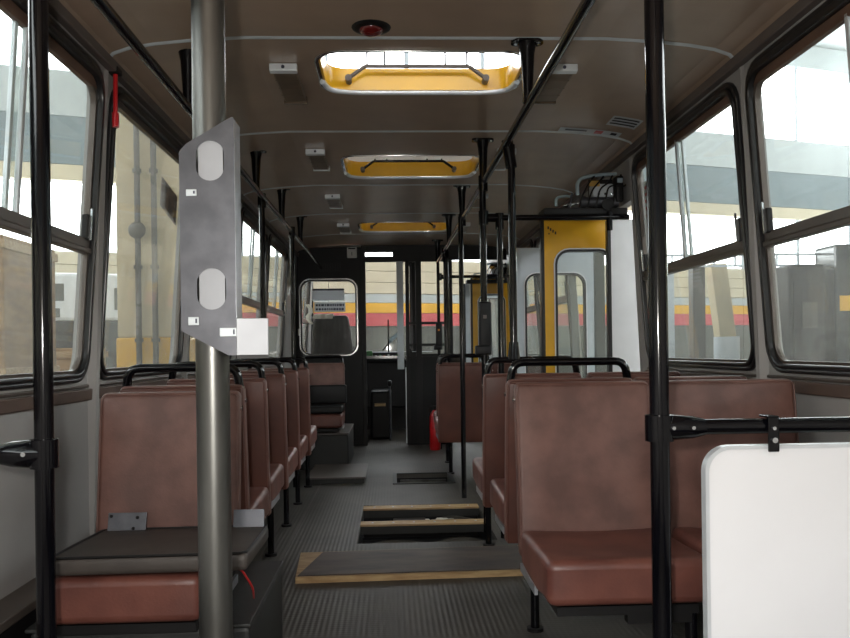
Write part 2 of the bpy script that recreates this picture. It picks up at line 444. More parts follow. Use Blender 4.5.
def window(n, x, s, y0, y1, slide, label, sub=None):
    """s=+1: interior lies at greater x. Parts: seal, head, pane(s), divider, mullions, latches"""
    rt = sroot('window_%d' % n, label, (x, (y0+y1)/2, ZS0))
    X = lambda d: x+s*d
    m = MB(); o = rrect(y0, y1, ZS0, ZS1, .10); i = rrect(y0+.036, y1-.036, ZS0+.032, ZS1-.045, .075)
    # rounded seal lip: nested rings
    mid = rrect(y0+.016, y1-.016, ZS0+.016, ZS1-.02, .09)
    m.ring(o, mid, X(-.02), X(.014), fYZ()); m.ring(mid, i, X(-.02), X(.02), fYZ())
    m.build('seal', 'rubberseal', rt, True, bevel=.005)
    m = MB(); j = rrect(y0+.048, y1-.048, ZS0+.042, ZS1-.072, .06)
    m.ring(i, j, X(-.02), X(.0), fYZ()); m.build('inner_frame', 'frame', rt, True)
    a, b = y0+.04, y1-.04
    if slide:
        zd = 1.341
        def bxx(d0, d1, ya, yb, z0, z1, nm, mt, bv=0, par=None):
            m = MB(); m.box(min(X(d0), X(d1)), max(X(d0), X(d1)), ya, yb, z0, z1); return m.build(nm, mt, par or rt, bevel=bv)
        bxx(-.02, .012, a, b, zd, zd+.018, 'divider', 'frame', .003)
        bxx(-.02, .004, a, b, zd+.018, zd+.052, 'divider_track', 'frame', .003)
        bxx(-.02, .002, a, b, ZS1-.078, ZS1-.045, 'slide_track', 'head', .003)
        bxx(-.014, -.010, a, b, ZS0+.03, zd+.01, 'pane', 'glass')
        c = (y0+y1)/2
        bxx(-.008, -.004, a, c+.03, zd+.04, ZS1-.06, 'pane', 'clear')
        bxx(-.018, -.014, c-.03, b, zd+.04, ZS1-.06, 'pane', 'clear')
        for yy, d0, d1 in ((c+.012, -.012, .002), (c-.03, -.022, -.010)):
            bxx(d0, d1, yy, yy+.018, zd+.04, ZS1-.065, 'slide_edge', 'seam', .002)
        for yy in (a+.02, b-.05):
            m = MB(); m.box(min(X(-.01), X(.012)), max(X(-.01), X(.012)), yy, yy+.03, zd+.045, zd+.13); lt = m.build('latch', 'blackmat', rt, bevel=.005)
            m = MB(); m.box(min(X(.012), X(.018)), max(X(.012), X(.018)), yy+.018, yy+.026, zd+.045, zd+.15); m.build('latch_grip', 'chrome', lt)
    else:
        m = MB(); m.box(min(X(-.014), X(-.010)), max(X(-.014), X(-.010)), a, b, ZS0+.03, ZS1-.05); m.build('pane', 'glass', rt)
    return rt
lab = ['sliding side window with divided pane at the extreme left edge, behind the viewer', 'left sliding window with a divider bar beside the near black pole',
       'undivided left window between the near sliding window and the steel ticket bracket', 'left window hidden behind the steel ticket bracket',
       'left window seen in the gap just right of the steel bracket', 'last left passenger window, beside the black bulkhead', "driver's side window ahead of the bulkhead"]
TUMBLE = 1
for k, (a, b) in enumerate(Lw): window(k+1, XL, 1, a, b, k != 2, lab[k])
lab = ['nearest right sliding window above the white board', 'right sliding window between near window and middle door',
       'right window just ahead of the middle door', 'right window just behind the front door']
TUMBLE = -1
for k, (a, b) in enumerate(Rw): window(k+8, XR, -1, a, b, True, lab[k])
TUMBLE = 0

# ================================================================ STRUCTURE: hall outside
GZ = -.92
m = MB(); m.box(-14, 20, -14, 26, GZ-.1, GZ); struct(m.build('floor_hall', 'concrete'), 'concrete garage floor outside the bus')
m = MB(); m.box(-14, 20, -14, 26, 7.5, 7.6); struct(m.build('ceiling_hall', 'hallgrey'), 'flat grey garage roof')
def hallwall(name, p, q, z0bands, label, winrows, npane):
    """upright wall from p to q (ground points); winrows: list of (z0,z1) with frosted glazing"""
    rt = sroot(name, label, (p[0], p[1], GZ))
    P = Vector((p[0], p[1], 0)); Q = Vector((q[0], q[1], 0)); L = (Q-P).length; d = (Q-P).normalized()
    nrm = Vector((d.y, -d.x, 0))
    def fn(u, v, dd): r_ = P+d*u+nrm*dd; return (r_.x, r_.y, v)
    for (z0, z1, mt, proud, nm, seg) in z0bands:
        for k in range(seg):
            m = MB(); m.prism([(L*k/seg+.006, z0+.004), (L*(k+1)/seg-.006, z0+.004), (L*(k+1)/seg-.006, z1-.004), (L*k/seg+.006, z1-.004)], -.1, proud, fn)
            m.build(nm, mt, rt)
    m = MB(); m.prism([(0, GZ), (L, GZ), (L, 7.5), (0, 7.5)], -.16, -.12, fn); m.build('wall_core', 'hallgrey', rt)
    for (z0, z1) in winrows:
        for k in range(npane):
            a, b = L*k/npane, L*(k+1)/npane
            m = MB(); m.prism([(a+.04, z0+.03), (b-.04, z0+.03), (b-.04, z1-.03), (a+.04, z1-.03)], -.06, -.05, fn); m.build('frosted_pane', 'glaze', rt)
        for k in range(npane+1):
            a = L*k/npane
            m = MB(); m.prism([(a-.04, z0), (a+.04, z0), (a+.04, z1), (a-.04, z1)], -.1, .02, fn); m.build('mullion', 'lgrey', rt)
    return rt
bands_end = [(GZ, .3, 'dado', 0, 'dado_panel', 8), (.3, 1.43, 'dado', 0, 'dado_panel', 8), (1.43, 1.66, 'hred', .02, 'red_band', 8), (1.66, 1.84, 'hyellow', .02, 'yellow_band', 8),
             (1.84, 2.0, 'hallgrey', 0, 'grey_band', 8), (2.0, 2.2, 'cladding', .015, 'cladding_board', 8), (2.2, 2.4, 'cladding', .015, 'cladding_board', 8), (2.4, 2.6, 'cladding', .015, 'cladding_board', 8),
             (3.7, 3.95, 'cladding', 0, 'wall_panel', 8), (3.95, 4.7, 'hallblue', 0, 'wall_panel', 8), (4.7, 5.4, 'hallgrey', 0, 'wall_panel', 8), (7.0, 7.5, 'hallgrey', 0, 'wall_panel', 4)]
hallwall('wall_hall_front', (-9.5, 11.2), (13, 18.2), bands_end, 'cream hall end wall with yellow and red bands and bright window rows', [(2.6, 3.7), (5.4, 7.0)], 16)
bands_side = [(GZ, 1.0, 'dado', 0, 'dado_panel', 6), (1.0, 3.2, 'cladding', 0, 'wall_panel', 6), (3.2, 4.5, 'hallblue', 0, 'wall_panel', 6), (4.5, 5.2, 'hallgrey', 0, 'wall_panel', 6), (7.0, 7.5, 'hallgrey', 0, 'wall_panel', 4)]
hallwall('wall_hall_left', (-9.5, -12), (-9.5, 11.2), bands_side, 'cream and blue-grey left hall wall with high bright windows', [(5.2, 7.0)], 14)
hallwall('wall_hall_right', (13, 18.2), (13, -12), bands_side, 'cream and blue-grey right hall wall with high bright windows', [(5.2, 7.0)], 18)
hallwall('wall_hall_back', (13, -12), (-9.5, -12), bands_side, 'hall wall behind the viewer with high bright windows', [(5.2, 7.0)], 14)

# ================================================================ SEATS
def make_seat(label, handle=True, leg_y=.47, leg_x=None, facing_camera=False, group=None, zlow=.30, bolts=True, W=.205, cw=1.0):
    """seat at the origin, sitter faces +y, rear of the backrest at y=0; width .41 centred on x=0"""
    t = thing('passenger_seat', label, 'seat', group=group)
    def lean(x, y, z):
        k = (z-.30)/.6
        return (x*(1-.03*max(0, k-.7)), y-.075*max(0, k)+(-.012*(1-(x/W)**2) if y > .03 else 0)*(1 if facing_camera else .3), z)
    z0 = zlow
    b = softbox(-W, W, .012, .07, z0, .893, .016, 4, lean)
    o = local(MB().bm(b).build('backrest', 'leather', None, True), t)
    s = softbox(-W+.004, W-.004, .0, .016, z0+.004, .882, .006, 4, lean)
    o2 = local(MB().bm(s).build('back_panel', 'shell', None, True), t)
    m = MB(); P = rrect(-W+.004, W-.004, z0+.008, .886, .016)
    pts = [lean(u, .072, v) for u, v in P]
    m.tube(pts+[pts[0]], .0022, 6); local(m.build('piping', 'leather', None, True), o)
    m = MB(); pts = [lean(u, .013, v) for u, v in P]
    m.tube(pts+[pts[0]], .0025, 6); local(m.build('piping', 'shell', None, True), o2)
    def sag(x, y, z):
        q = (y-.05)/.42
        dz = .012*q-.02*max(0, 1-((x)/W)**2)*max(0, 1-(2*q-.9)**2) if z > .40 else (.03*max(0, .35-q) if z < .37 else 0)
        if z < .38 and q > .8: dz += .012
        return (x, y, z+dz)
    c = softbox(-W*cw, W*cw, .055, .485, .335, .452, .022, 4, sag)
    cu = local(MB().bm(c).build('cushion', 'leather_top', None, True), t)
    m = MB(); m.box(-W+.03, W-.03, .08, .45, .315, .338); local(m.build('seat_pan', 'blackmat', None), t)
    for sx in (-1, 1):
        m = MB(); m.box(min(sx*(W-.008), sx*(W+.001)), max(sx*(W-.008), sx*(W+.001)), .06, .30, .325, .350); local(m.build('pan_edge', 'alu', None), t)
    if bolts:
        for sx in (-1, 1):
            x, y, z = lean(sx*W, .04, .84)
            m = MB(); m.tube([(x-.004*sx, y, z), (x+.006*sx, y, z)], .009, 10); local(m.build('bolt', 'chrome', None, True), t)
    if handle:
        m = MB()
        a, bq = lean(-W+.014, .04, .875), lean(W-.014, .04, .875)
        pts = bend([a, (a[0]+.012, a[1]-.004, .952), (bq[0]-.012, bq[1]-.004, .952), bq], .05)
        m.tube(pts, .0145, 10); local(m.build('grab_handle', 'black', None, True), t)
    if leg_x is not None:
        m = MB(); m.tube([(leg_x, leg_y, 0.012), (leg_x, leg_y, .32)], .0155, 12); lg = local(m.build('leg', 'black', None, True), t)
        m = MB(); m.tube([(leg_x, leg_y, 0), (leg_x, leg_y, .012)], .03, 12); local(m.build('foot', 'blackmat', None, True), lg)
        m = MB(); m.box(min(leg_x, 0), max(leg_x, 0), leg_y-.015, leg_y+.015, .29, .318); local(m.build('support_arm', 'blackmat', None), t)
    return t
def put(t, x, y, rz=0): t.location = (x, y, 0); t.rotation_euler = (0, 0, rz); return t
GRP = 'brown leatherette bus seats'
PI = math.pi
# near seats, facing the viewer
s0 = make_seat('brown leatherette seat facing the viewer, right of the aisle beside the near black pole', False, facing_camera=True, group=GRP, leg_x=-.17, leg_y=.43, zlow=.36, W=.213)
put(s0, .598, 2.475, PI)
dup(s0, (1.062, 2.475, 0), PI, 'brown leatherette seat facing the viewer, against the right wall behind the white board')
s1 = make_seat('brown seat facing the viewer left of the aisle, dark pad on its cushion', False, facing_camera=True, group=GRP, zlow=.36, W=.211, cw=.95)
put(s1, -.678, 2.475, PI); s1.location.z = -.012
# right hand rows facing forward
sa = make_seat('brown seat back with black handle right behind the near right seat, aisle side', group=GRP, leg_x=-.13, leg_y=-.02, W=.226)
put(sa, .628, 2.84)
sb = make_seat('brown seat with black handle second along the right, just behind the middle door', group=GRP, leg_x=-.13, leg_y=.55, W=.215)
put(sb, .613, 3.50)
sc = make_seat('brown seat with black handle ahead of the middle door, aisle side, nearer of two', group=GRP, leg_x=-.08, leg_y=.46)
put(sc, .55, 5.98)
dup(sc, (.575, 6.62, 0), 0, 'brown seat with black handle ahead of the middle door, aisle side, farther of two')
sw = make_seat('brown seat without handle beside the right wall, right behind the near right pair', False, group=GRP, leg_x=.06, leg_y=.28)
put(sw, 1.07, 2.86)
dup(sw, (1.06, 3.50, 0), 0, 'brown seat without handle beside the right wall, under the second right window')
dup(sw, (1.0, 5.98, 0), 0, 'brown seat without handle by the right wall ahead of the middle door, nearer of two')
dup(sw, (1.02, 6.62, 0), 0, 'brown seat without handle by the right wall ahead of the middle door, farther of two')
# left hand single seats facing forward
LK = [(2.75, -.493), (3.41, -.522), (4.07, -.532), (4.73, -.544), (5.39, -.547)]
num = ['first', 'second', 'third', 'fourth', 'fifth']
sl = None
for k, (y, xe) in enumerate(LK):
    lb = 'brown forward-facing single seat with black handle, %s in the left row beyond the padded seat' % num[k]
    if k == 0: put(make_seat(lb, group=GRP), xe-.205, y)
    elif k == 1: sl = put(make_seat(lb, group=GRP, leg_x=.125, leg_y=.55), xe-.205, y)
    else: dup(sl, (xe-.205, y, 0), 0, lb)
# far left seat facing the viewer on the wheel arch box
sf = make_seat('brown seat facing the viewer on a dark box in front of the black bulkhead', True, facing_camera=True, group=GRP, zlow=.36)
put(sf, -.63, 7.30, PI)
m = MB(); m.bm(softbox(-.85, -.42, 6.82, 7.2, .47, .53, .015, 0)); tag(m.build('seat_pad', 'dark', None, True), 'dark pad lying on the far seat in front of the bulkhead', 'cushion', 'loose dark seat pads')
m = MB(); m.bm(softbox(-.84, -.40, 7.12, 7.19, .535, .70, .015, 0)); tag(m.build('seat_pad', 'dark', None, True), 'dark pad leaning upright on the far seat in front of the bulkhead', 'cushion', 'loose dark seat pads')

# the loose dark pad on the near left seat, and metal plates
t = thing('seat_pad', 'dark grey square vinyl pad lying on the near left seat', 'cushion', (-.60, 2.19, .462), R(1.5), 'loose dark seat pads')
def wedge(x, y, z): return (x, y, z-.02*(y+.2)/.4)
local(MB().bm(softbox(-.245, .235, -.215, .20, 0, .044, .012, 3, wedge)).build('padding', 'pad', None, True), t)
m = MB(); P = [wedge(u, v, .044) for u, v in rrect(-.24, .23, -.21, .195, .02)]; m.tube(P+[P[0]], .004, 6); local(m.build('piping', 'blackmat', None, True), t)
m = MB(); m.box(-.055, .055, -.003, .003, 0, .06, Matrix.Translation((-.775, 2.36, .478)) @ Matrix.Rotation(R(-14), 4, 'X'))
p1 = m.build('metal_plate', 'plate', None, bevel=.001); tag(p1, 'small scuffed metal plate standing behind the pad, at its left end', 'metal plate', 'small metal plates on the near left seat')
for dx, dz in ((-.045, .05), (.03, .045), (.02, .015)):
    m = MB(); m.tube([(-.775+dx, 2.357+dz*.25, .478+dz), (-.775+dx, 2.353+dz*.25, .478+dz)], .005, 8); m.build('rivet', 'blackmat', p1, True)
m = MB(); m.box(-.045, .045, -.003, .003, 0, .062, Matrix.Translation((-.425, 2.37, .476)) @ Matrix.Rotation(R(-14), 4, 'X'))
tag(m.build('metal_plate', 'plate', None, bevel=.001), 'plain metal plate standing behind the pad, right of the steel pole', 'metal plate', 'small metal plates on the near left seat')
m = MB(); m.tube(bend([(-.43, 2.10, .45), (-.40, 2.12, .43), (-.385, 2.2, .36), (-.40, 2.3, .30)], .04), .003, 6); tag(m.build('red_cable', 'red', None, True), 'thin red cable hanging below the dark pad', 'cable')

# boxes the left seats stand on
t = thing('equipment_box', 'dark lino covered box under the near left seat', 'box', (-.7, 2.4, 0))
m = MB(); m.box(-1.04+.1, -.378, 2.10, 2.72, 0, .285); m.build('body', 'box', t, bevel=.012)
m = MB(); m.box(-.95, -.374, 2.095, 2.725, .285, .295); m.build('top_plate', 'box', t, bevel=.003)
t = thing('wheel_arch_box', 'dark box under the far left seat facing back', 'box', (-.6, 7.0, 0))
m = MB(); m.box(-.95, -.37, 6.78, 7.7, 0, .295); m.build('body', 'box', t, bevel=.015)
m = MB(); m.box(-.95, -.366, 6.775, 7.7, .295, .305); m.build('top_plate', 'cornice', t, bevel=.003)
t = thing('floor_step', 'low worn step plate in front of the far left seat box', 'step', (-.4, 6.4, 0))
m = MB(); m.box(-.64, -.215, 6.06, 6.77, 0, .038); m.build('riser', 'box', t, bevel=.003)
m = MB(); m.box(-.65, -.205, 6.04, 6.77, .038, .05); m.build('tread', 'cornice', t, bevel=.003)

# boards in the aisle
def plank(name, pts, z0, h, label, inset=0, cat='plank'):
    t = thing(name, label, cat, (pts[0][0], pts[0][1], z0))
    f = fXY()
    m = MB(); m.prism(pts, z0, z0+h, f); m.build('plywood_core', 'wood', t)
    c = (sum(p[0] for p in pts)/4, sum(p[1] for p in pts)/4)
    q = [(c[0]+(x-c[0])*.985+(inset if (i == 3) else 0), c[1]+(y-c[1])*.93) for i, (x, y) in enumerate(pts)]
    m = MB(); m.prism(q, z0+h, z0+h+.004, f); m.build('lino_facing', 'lino', t)
    return t
plank('plywood_board', [(-.425, 3.47), (.60, 3.50), (.62, 3.95), (-.45, 3.90)], .0, .026, 'wide loose floor board with worn brown lino and raw wooden front edge', .10, cat='board')
def beam(y0, y1, label):
    t = thing('floor_beam', label, 'beam', (.18, y0, 0), 0, 'beams across the open floor hatch')
    MB().box(-.188, .543, y0, y1, -.055, -.009).build('steel_core', 'box', t)
    MB().box(-.189, .544, y0-.002, y1, -.009, .001).build('plywood_strip', 'wood', t)
    for k in range(6):
        x = -.12+.12*k
        MB().tube([(x, (y0+y1)/2, .001), (x, (y0+y1)/2, .003)], .006, 8).build('screw_head', 'seam', t, True)
beam(4.60, 4.70, 'narrow wood-topped beam across the open floor hatch, nearer of two')
beam(5.06, 5.165, 'narrow wood-topped beam at the far edge of the open floor hatch')

# ================================================================ RAILS AND POLES
def bracket(t, x, y, zr, ztop=ZC):
    m = MB(); m.prism(rrect(x-.058, x+.058, y-.03, y+.03, .025), ztop-.012, ztop-.002, fXY()); b = m.build('ceiling_plate', 'black', t, True)
    for s in (-1, 1):
        m = MB(); m.tube([(x+s*.042, y, ztop-.012), (x+s*.042, y, ztop-.017)], .007, 8); m.build('screw', 'chrome', b, True)
    m = MB(); m.tube([(x, y, ztop-.012), (x, y, ztop-.05), (x, y, zr+.05), (x, y, zr)], [.034, .026, .019, .019], 14); m.build('hanger', 'black', t, True)
def collar(t, p, q, r): m = MB(); m.tube([p, q], r, 14); m.build('tee_joint', 'black', t, True)
def stanchion(t, x, y, z0, z1, r=.0165, sleeve=False):
    m = MB(); m.tube([(x, y, z0), (x, y, z1)], r, 14); m.build('stanchion', 'black', t, True)

ZLR = 1.893
t = thing('handrail', 'black ceiling handrail running along the left row of seats', 'handrail', (-.76, 0, ZLR), 0, 'ceiling handrails')
m = MB(); m.tube(bend([(-.725, .2, ZLR), (-.725, 7.0, ZLR), (-.72, 8.4, ZLR-.02)], .05), .0165, 14); m.build('rail', 'black', t, True)
for y in (.6, 1.6, 2.945, 4.42, 5.45, 6.55): bracket(t, -.725, y, ZLR)
for x, y, z0 in ((-.74, 4.695, .945), (-.72, 5.95, 0)):
    collar(t, (x, y, ZLR+.03), (x, y, ZLR-.05), .024); stanchion(t, x, y, z0, ZLR)
ZRR = 1.885
t = thing('handrail', 'black ceiling handrail running along the right of the aisle with upright poles', 'handrail', (.525, 0, ZRR), 0, 'ceiling handrails')
m = MB(); m.tube([(.525, .2, ZRR), (.482, 8.1, ZRR)], .0165, 14); m.build('rail', 'black', t, True)
for y in (.6, 1.6, 2.86, 4.205, 5.40, 6.55, 8.05): bracket(t, .515-.033*(y-.2)/7.9, y, ZRR)
collar(t, (.515, 3.45, ZRR+.02), (.532, 3.45, ZRR-.10), .025)
stanchion(t, .532, 3.45, 1.0, ZRR); m = MB(); m.tube([(.532, 3.45, 1.03), (.532, 3.45, .955)], .02, 14, .028); m.build('socket', 'black', t, True)
stanchion(t, .494, 4.21, .034, ZRR+.01, .0175); collar(t, (.497, 4.205, ZRR+.03), (.497, 4.205, ZRR-.05), .025)
stanchion(t, .48, 5.38, 0, ZRR+.01, .017); collar(t, (.492, 5.39, ZRR+.03), (.492, 5.39, ZRR-.05), .025)
stanchion(t, .50, 7.14, 0, ZRR+.01, .024); collar(t, (.49, 7.14, ZRR+.03), (.49, 7.14, ZRR-.05), .028)
stanchion(t, .484, 8.05, 0, ZRR+.01, .016)
# cross bars at the two doors
for y, z, lbl in ((4.215, 1.694, 'black cross bar with short upright between aisle pole and wall at the middle door'), (8.05, 1.735, 'black cross bar at the front door beyond the seats')):
    t = thing('door_rail', lbl, 'handrail', (.9, y, z), 0, 'door cross rails')
    m = MB(); m.tube([(.50, y-.005, z), (1.275, y-.005, z)], .0155, 12); m.build('rail', 'black', t, True)
    collar(t, (.497, y-.01, z+.035), (.497, y-.01, z-.035), .026); collar(t, (.497, y-.005, z), (.56, y-.005, z), .023)
    m = MB(); m.tube([(.583, y, 0), (.583, y, z)], .0155, 12); m.build('stanchion', 'black', t, True)
    collar(t, (.583, y, z+.024), (.583, y, z-.06), .023)
    m = MB(); m.tube([(1.17, y-.005, z+.03), (1.17, y-.005, z-.07)], .016, 10); m.build('clamp', 'black', t, True)

# near left black pole with branch to the wall
t = thing('grab_pole', 'glossy black pole at the left edge with branch rail to the wall', 'pole', (-.725, 1.7, 0), 0, 'near black poles')
stanchion(t, -.725, 1.7, 0, ZC-.002, .0195)
m = MB(); m.tube([(-.725, 1.7, .825), (-.725, 1.7, .765)], .028, 16); m.build('clamp', 'black', t, True)
m = MB(); m.tube([(-.725, 1.7, .795), (-.75, 1.7, .795), (-.79, 1.7, .795), (-.825, 1.7, .794)], [.029, .03, .027, .018], 14); m.build('socket', 'black', t, True)
m = MB(); m.tube([(-.82, 1.7, .794), (XL+.003, 1.7, .794)], .0165, 12); m.build('branch_rail', 'black', t, True)
m = MB(); m.tube([(-.725, 1.7, 0), (-.725, 1.7, .02)], .04, 14); m.build('base_flange', 'black', t, True)
for dx in (-.012,):
    m = MB(); m.tube([(-.755, 1.674, .797), (-.755, 1.669, .797)], .005, 8); m.build('screw', 'chrome', t, True)
# near right black pole with rail
t = thing('grab_pole', 'glossy black pole in front of the right seats with rail carrying the white board', 'pole', (.569, 1.68, 0), 0, 'near black poles')
stanchion(t, .569, 1.68, 0, ZC-.002, .0205)
m = MB(); m.tube([(.568, 1.68, .855), (.568, 1.68, .80)], .030, 16); m.build('clamp', 'black', t, True)
m = MB(); m.tube([(.568, 1.68, .828), (.60, 1.68, .828), (.64, 1.68, .828), (.665, 1.68, .828)], [.027, .027, .024, .018], 14); m.build('socket', 'black', t, True)
m = MB(); m.tube([(.65, 1.68, .828), (XR-.003, 1.68, .828)], .0165, 12); m.build('branch_rail', 'black', t, True)
m = MB(); m.tube([(.569, 1.68, 0), (.569, 1.68, .02)], .04, 14); m.build('base_flange', 'black', t, True)
for x in (.590, .632):
    m = MB(); m.tube([(x, 1.66, .829), (x, 1.650, .829)], .004, 8); m.build('screw', 'chrome', t, True)
# white board
t = thing('partition_board', 'white rounded partition board with aluminium rim hanging below the right rail', 'partition', (1.0, 1.68, .15))
o_, i_ = rrect(.662, XR-.02, .13, .788, .055, 8), rrect(.670, XR-.028, .138, .780, .048, 8)
m = MB(); m.prism(i_, 1.672, 1.688, fXZ()); m.build('panel', 'board', t)
m = MB(); m.ring(o_, i_, 1.668, 1.692, fXZ()); m.build('rim', 'cap', t, True)
for x in (.805, 1.2):
    m = MB(); m.box(x-.012, x+.012, 1.655, 1.660, .775, .848); m.box(x-.012, x+.012, 1.655, 1.70, .846, .851)
    h = m.build('hanger_strap', 'black', t, bevel=.002)
    m = MB(); m.tube([(x, 1.655, .80), (x, 1.649, .80)], .006, 8); m.build('screw', 'chrome', h, True)
    m = MB(); m.tube([(x, 1.655, .825), (x, 1.651, .825)], .004, 8); m.build('screw', 'chrome', h, True)

# thick steel pole and the ticket machine bracket
t = thing('steel_pole', 'thick bare steel pole from floor to ceiling left of the aisle', 'pole', (-.331, 1.5, 0))
m = MB(); m.tube([(-.331, 1.5, .0), (-.331, 1.5, ZC-.002)], .0305, 28); m.build('tube', 'steel', t, True)
m = MB(); m.tube([(-.331, 1.5, 0), (-.331, 1.5, .02)], .06, 20); m.build('base_flange', 'steel', t, True)
BX, BZ = -.009, .003
t = thing('machine_bracket', 'grey sheet metal ticket machine bracket bolted to the steel pole', 'bracket', (-.32, 1.45, .99))
PY = 1.462
def stad(u0, u1, v0, v1): return rrect(u0, u1, v0, v1, (u1-u0)/2-.0005, 7)
outl = [(-.366, 1.036), (-.284, .992), (-.270, .992), (-.270, 1.4215), (-.274, 1.423), (-.355, 1.375), (-.367, 1.362)]
m = plate2d(outl, [stad(-.338, -.288, 1.308, 1.381), stad(-.339, -.287, 1.075, 1.150)], PY-.003, PY, fXZ()); m.build('face_plate', 'plate', t)
m = MB(); m.box(-.2725, -.2695, PY, PY+.055, .992, 1.42); m.build('side_flange', 'alu', t)
m = MB(); m.box(-.369, -.366, PY, PY+.03, 1.038, 1.36); m.build('side_flange', 'plate', t)
foot = Matrix.Translation((-.270, PY-.003, .992)) @ Matrix.Rotation(R(14), 4, 'Z') @ Matrix.Rotation(R(2), 4, 'X')
m = MB(); m.box(0, .057, -.003, 0, 0, .067, foot); m.build('foot_plate', 'foot', t, bevel=.001)
m = MB(); m.box(0, .057, -.003, .03, -.006, 0, foot); m.build('foot_flange', 'blackmat', t)
for (u0, u1, v0, v1) in ((-.356, -.337, 1.280, 1.292), (-.355, -.336, 1.047, 1.062), (-.299, -.269, 1.026, 1.042)):
    m = MB(); m.box(u0, u1, PY-.006, PY-.0032, v0, v1); pl = m.build('lug', 'seam', t, bevel=.001)
    m = MB(); m.box(u1-.006, u1-.003, PY-.0068, PY-.006, v0+.004, v1-.003); m.build('lug_slot', 'ink', pl)

m = MB(); m.box(-.335, -.291, 0, .002, 1.30, 1.385, Matrix.Translation((0, PY+.002, 0))); m.build('added_glint_plate', 'foot', t)  # added plate behind the upper slot, put in to reflect like bright metal
m = MB(); m.box(-.336, -.290, 0, .002, 1.07, 1.155, Matrix.Translation((0, PY+.002, 0))); m.build('added_glint_plate', 'foot', t)  # added plate brightening the lower slot the same way
for o in [t]: o.location.x += BX; o.location.z += BZ

# ticket punches on the poles
def punch(x, y, z, label):
    t = thing('ticket_punch', label, 'ticket punch', (x, y, z), 0, 'ticket punches on poles')
    m = MB(); m.bm(softbox(-.033, .033, -.06, -.02, .0, .25, .012, 0)); b = local(m.build('casing', 'dark', None, True), t)
    m = MB(); m.bm(softbox(-.055, .03, -.075, -.015, -.03, .02, .01, 0)); local(m.build('slot_block', 'dark', None, True), t)
    m = MB(); m.box(-.012, .006, -.062, -.0595, .16, .178); local(m.build('sticker', 'orange' if y > 6 else 'cornice', None), b)
    m = MB(); m.tube([(0, 0, .05), (0, 0, .2)], .026, 12); local(m.build('pole_clamp', 'dark', None, True), t)
punch(.494, 4.21, 1.0, 'dark ticket punch on the aisle pole by the middle door')
punch(.484, 8.05, 1.03, 'dark ticket punch on the far pole near the bulkhead')

# ================================================================ CEILING FITTINGS
def roof_hatch(y0, y1, lift, label):
    t = thing('roof_hatch', label, 'roof hatch', ((HX0+HX1)/2, (y0+y1)/2, ZC), 0, 'roof hatches')
    a = rrect(HX0-.014, HX1+.014, y0-.012, y1+.030, .11); b = rrect(HX0+.004, HX1-.004, y0+.004, y1-.004, .098)
    m = MB(); m.ring(a, b, ZC-.007, ZC-.001, fXY()); m.build('frame', 'chrome', t, True, bevel=.002)
    c = rrect(HX0+.012, HX1-.012, y0+.012, y1-.012, .09)
    m = MB(); m.ring(b, c, ZC-.002, ZC+.088, fXY()); m.build('lining', 'yellow', t, True)
    m = MB(); m.tube(bend([(HX0+.0, y1-.13, ZC-.006), (HX0+.02, y1-.02, ZC-.006), (HX0+.12, y1+.008, ZC-.006), (HX1-.12, y1+.008, ZC-.006), (HX1-.02, y1-.02, ZC-.006), (HX1, y1-.13, ZC-.006)], .06), .012, 10); m.build('front_rim', 'cap', t, True)
    zl = ZC+.093+lift
    m = MB(); m.prism(rrect(HX0-.04, HX1+.04, y0-.04, y1+.04, .1), zl, zl+.03, fXY()); ld = m.build('lid', 'lid', t, True, bevel=.008)
    ym = y1-.055; zp = ZC+.032
    zb = ZC+.079
    m = MB(); m.tube(bend([(-.163, ym, zp), (-.093, ym-.01, zb), (.345, ym-.01, zb), (.415, ym, zp)], .012), .008, 10); h = m.build('handle_bar', 'cornice' if lift else 'black', t, True)
    for x in (-.163, .415):
        m = MB(); m.tube([(x, ym-.012, zp), (x, y1-.013, zp)], .014, 12); m.build('pivot', 'cornice', h, True)
    for x in (-.084, -.01, .243, .335):
        m = MB(); m.tube([(x, ym-.01, zb), (x, ym-.01, zl)], .005, 6); m.build('stay', 'blackmat', t, True)
    return t
roof_hatch(2.965, 3.415, .16, 'raised yellow-lined roof hatch nearest the viewer, daylight glaring through')
roof_hatch(4.545, 5.095, .0, 'closed yellow-lined roof hatch, middle of the three')
roof_hatch(6.915, 7.43, .0, 'closed yellow-lined roof hatch farthest away, near the bulkhead')

def ceiling_light(x, y, L, label):
    t = thing('ceiling_light', label, 'ceiling light', (x, y, ZC), 0, 'small ceiling lights')
    zz = lambda q: q
    m = MB(); m.prism([(y, ZC-.001), (y, ZC-.030), (y+.028, ZC-.034), (y+.028, ZC-.001)], x-.053, x+.053, fYZ()); b = m.build('end_cap', 'cap', t, bevel=.003)
    m = MB(); m.tube([(x, y-.001, ZC-.016), (x, y-.004, ZC-.016)], .007, 8); m.build('screw', 'ink', b, True)
    m = MB(); m.prism([(y+.03, ZC-.001), (y+.03, ZC-.028), (y+L-.03, ZC-.028), (y+L-.03, ZC-.001)], x-.047, x+.047, fYZ()); d = m.build('diffuser', 'diffuser', t, bevel=.008)
    for k in range(1, 4):
        yy = y+.03+(L-.06)*k/4
        m = MB(); m.box(x-.046, x+.046, yy-.002, yy+.002, ZC-.0285, ZC-.027); m.build('diffuser_rib', 'diffuser', d)
    m = MB(); m.prism([(y+L-.028, ZC-.001), (y+L-.028, ZC-.034), (y+L, ZC-.03), (y+L, ZC-.001)], x-.05, x+.05, fYZ()); m.build('end_cap', 'seam' if y > 4 else 'diffuser', t, bevel=.003)
nm = ['nearest', 'second', 'third', 'fourth']
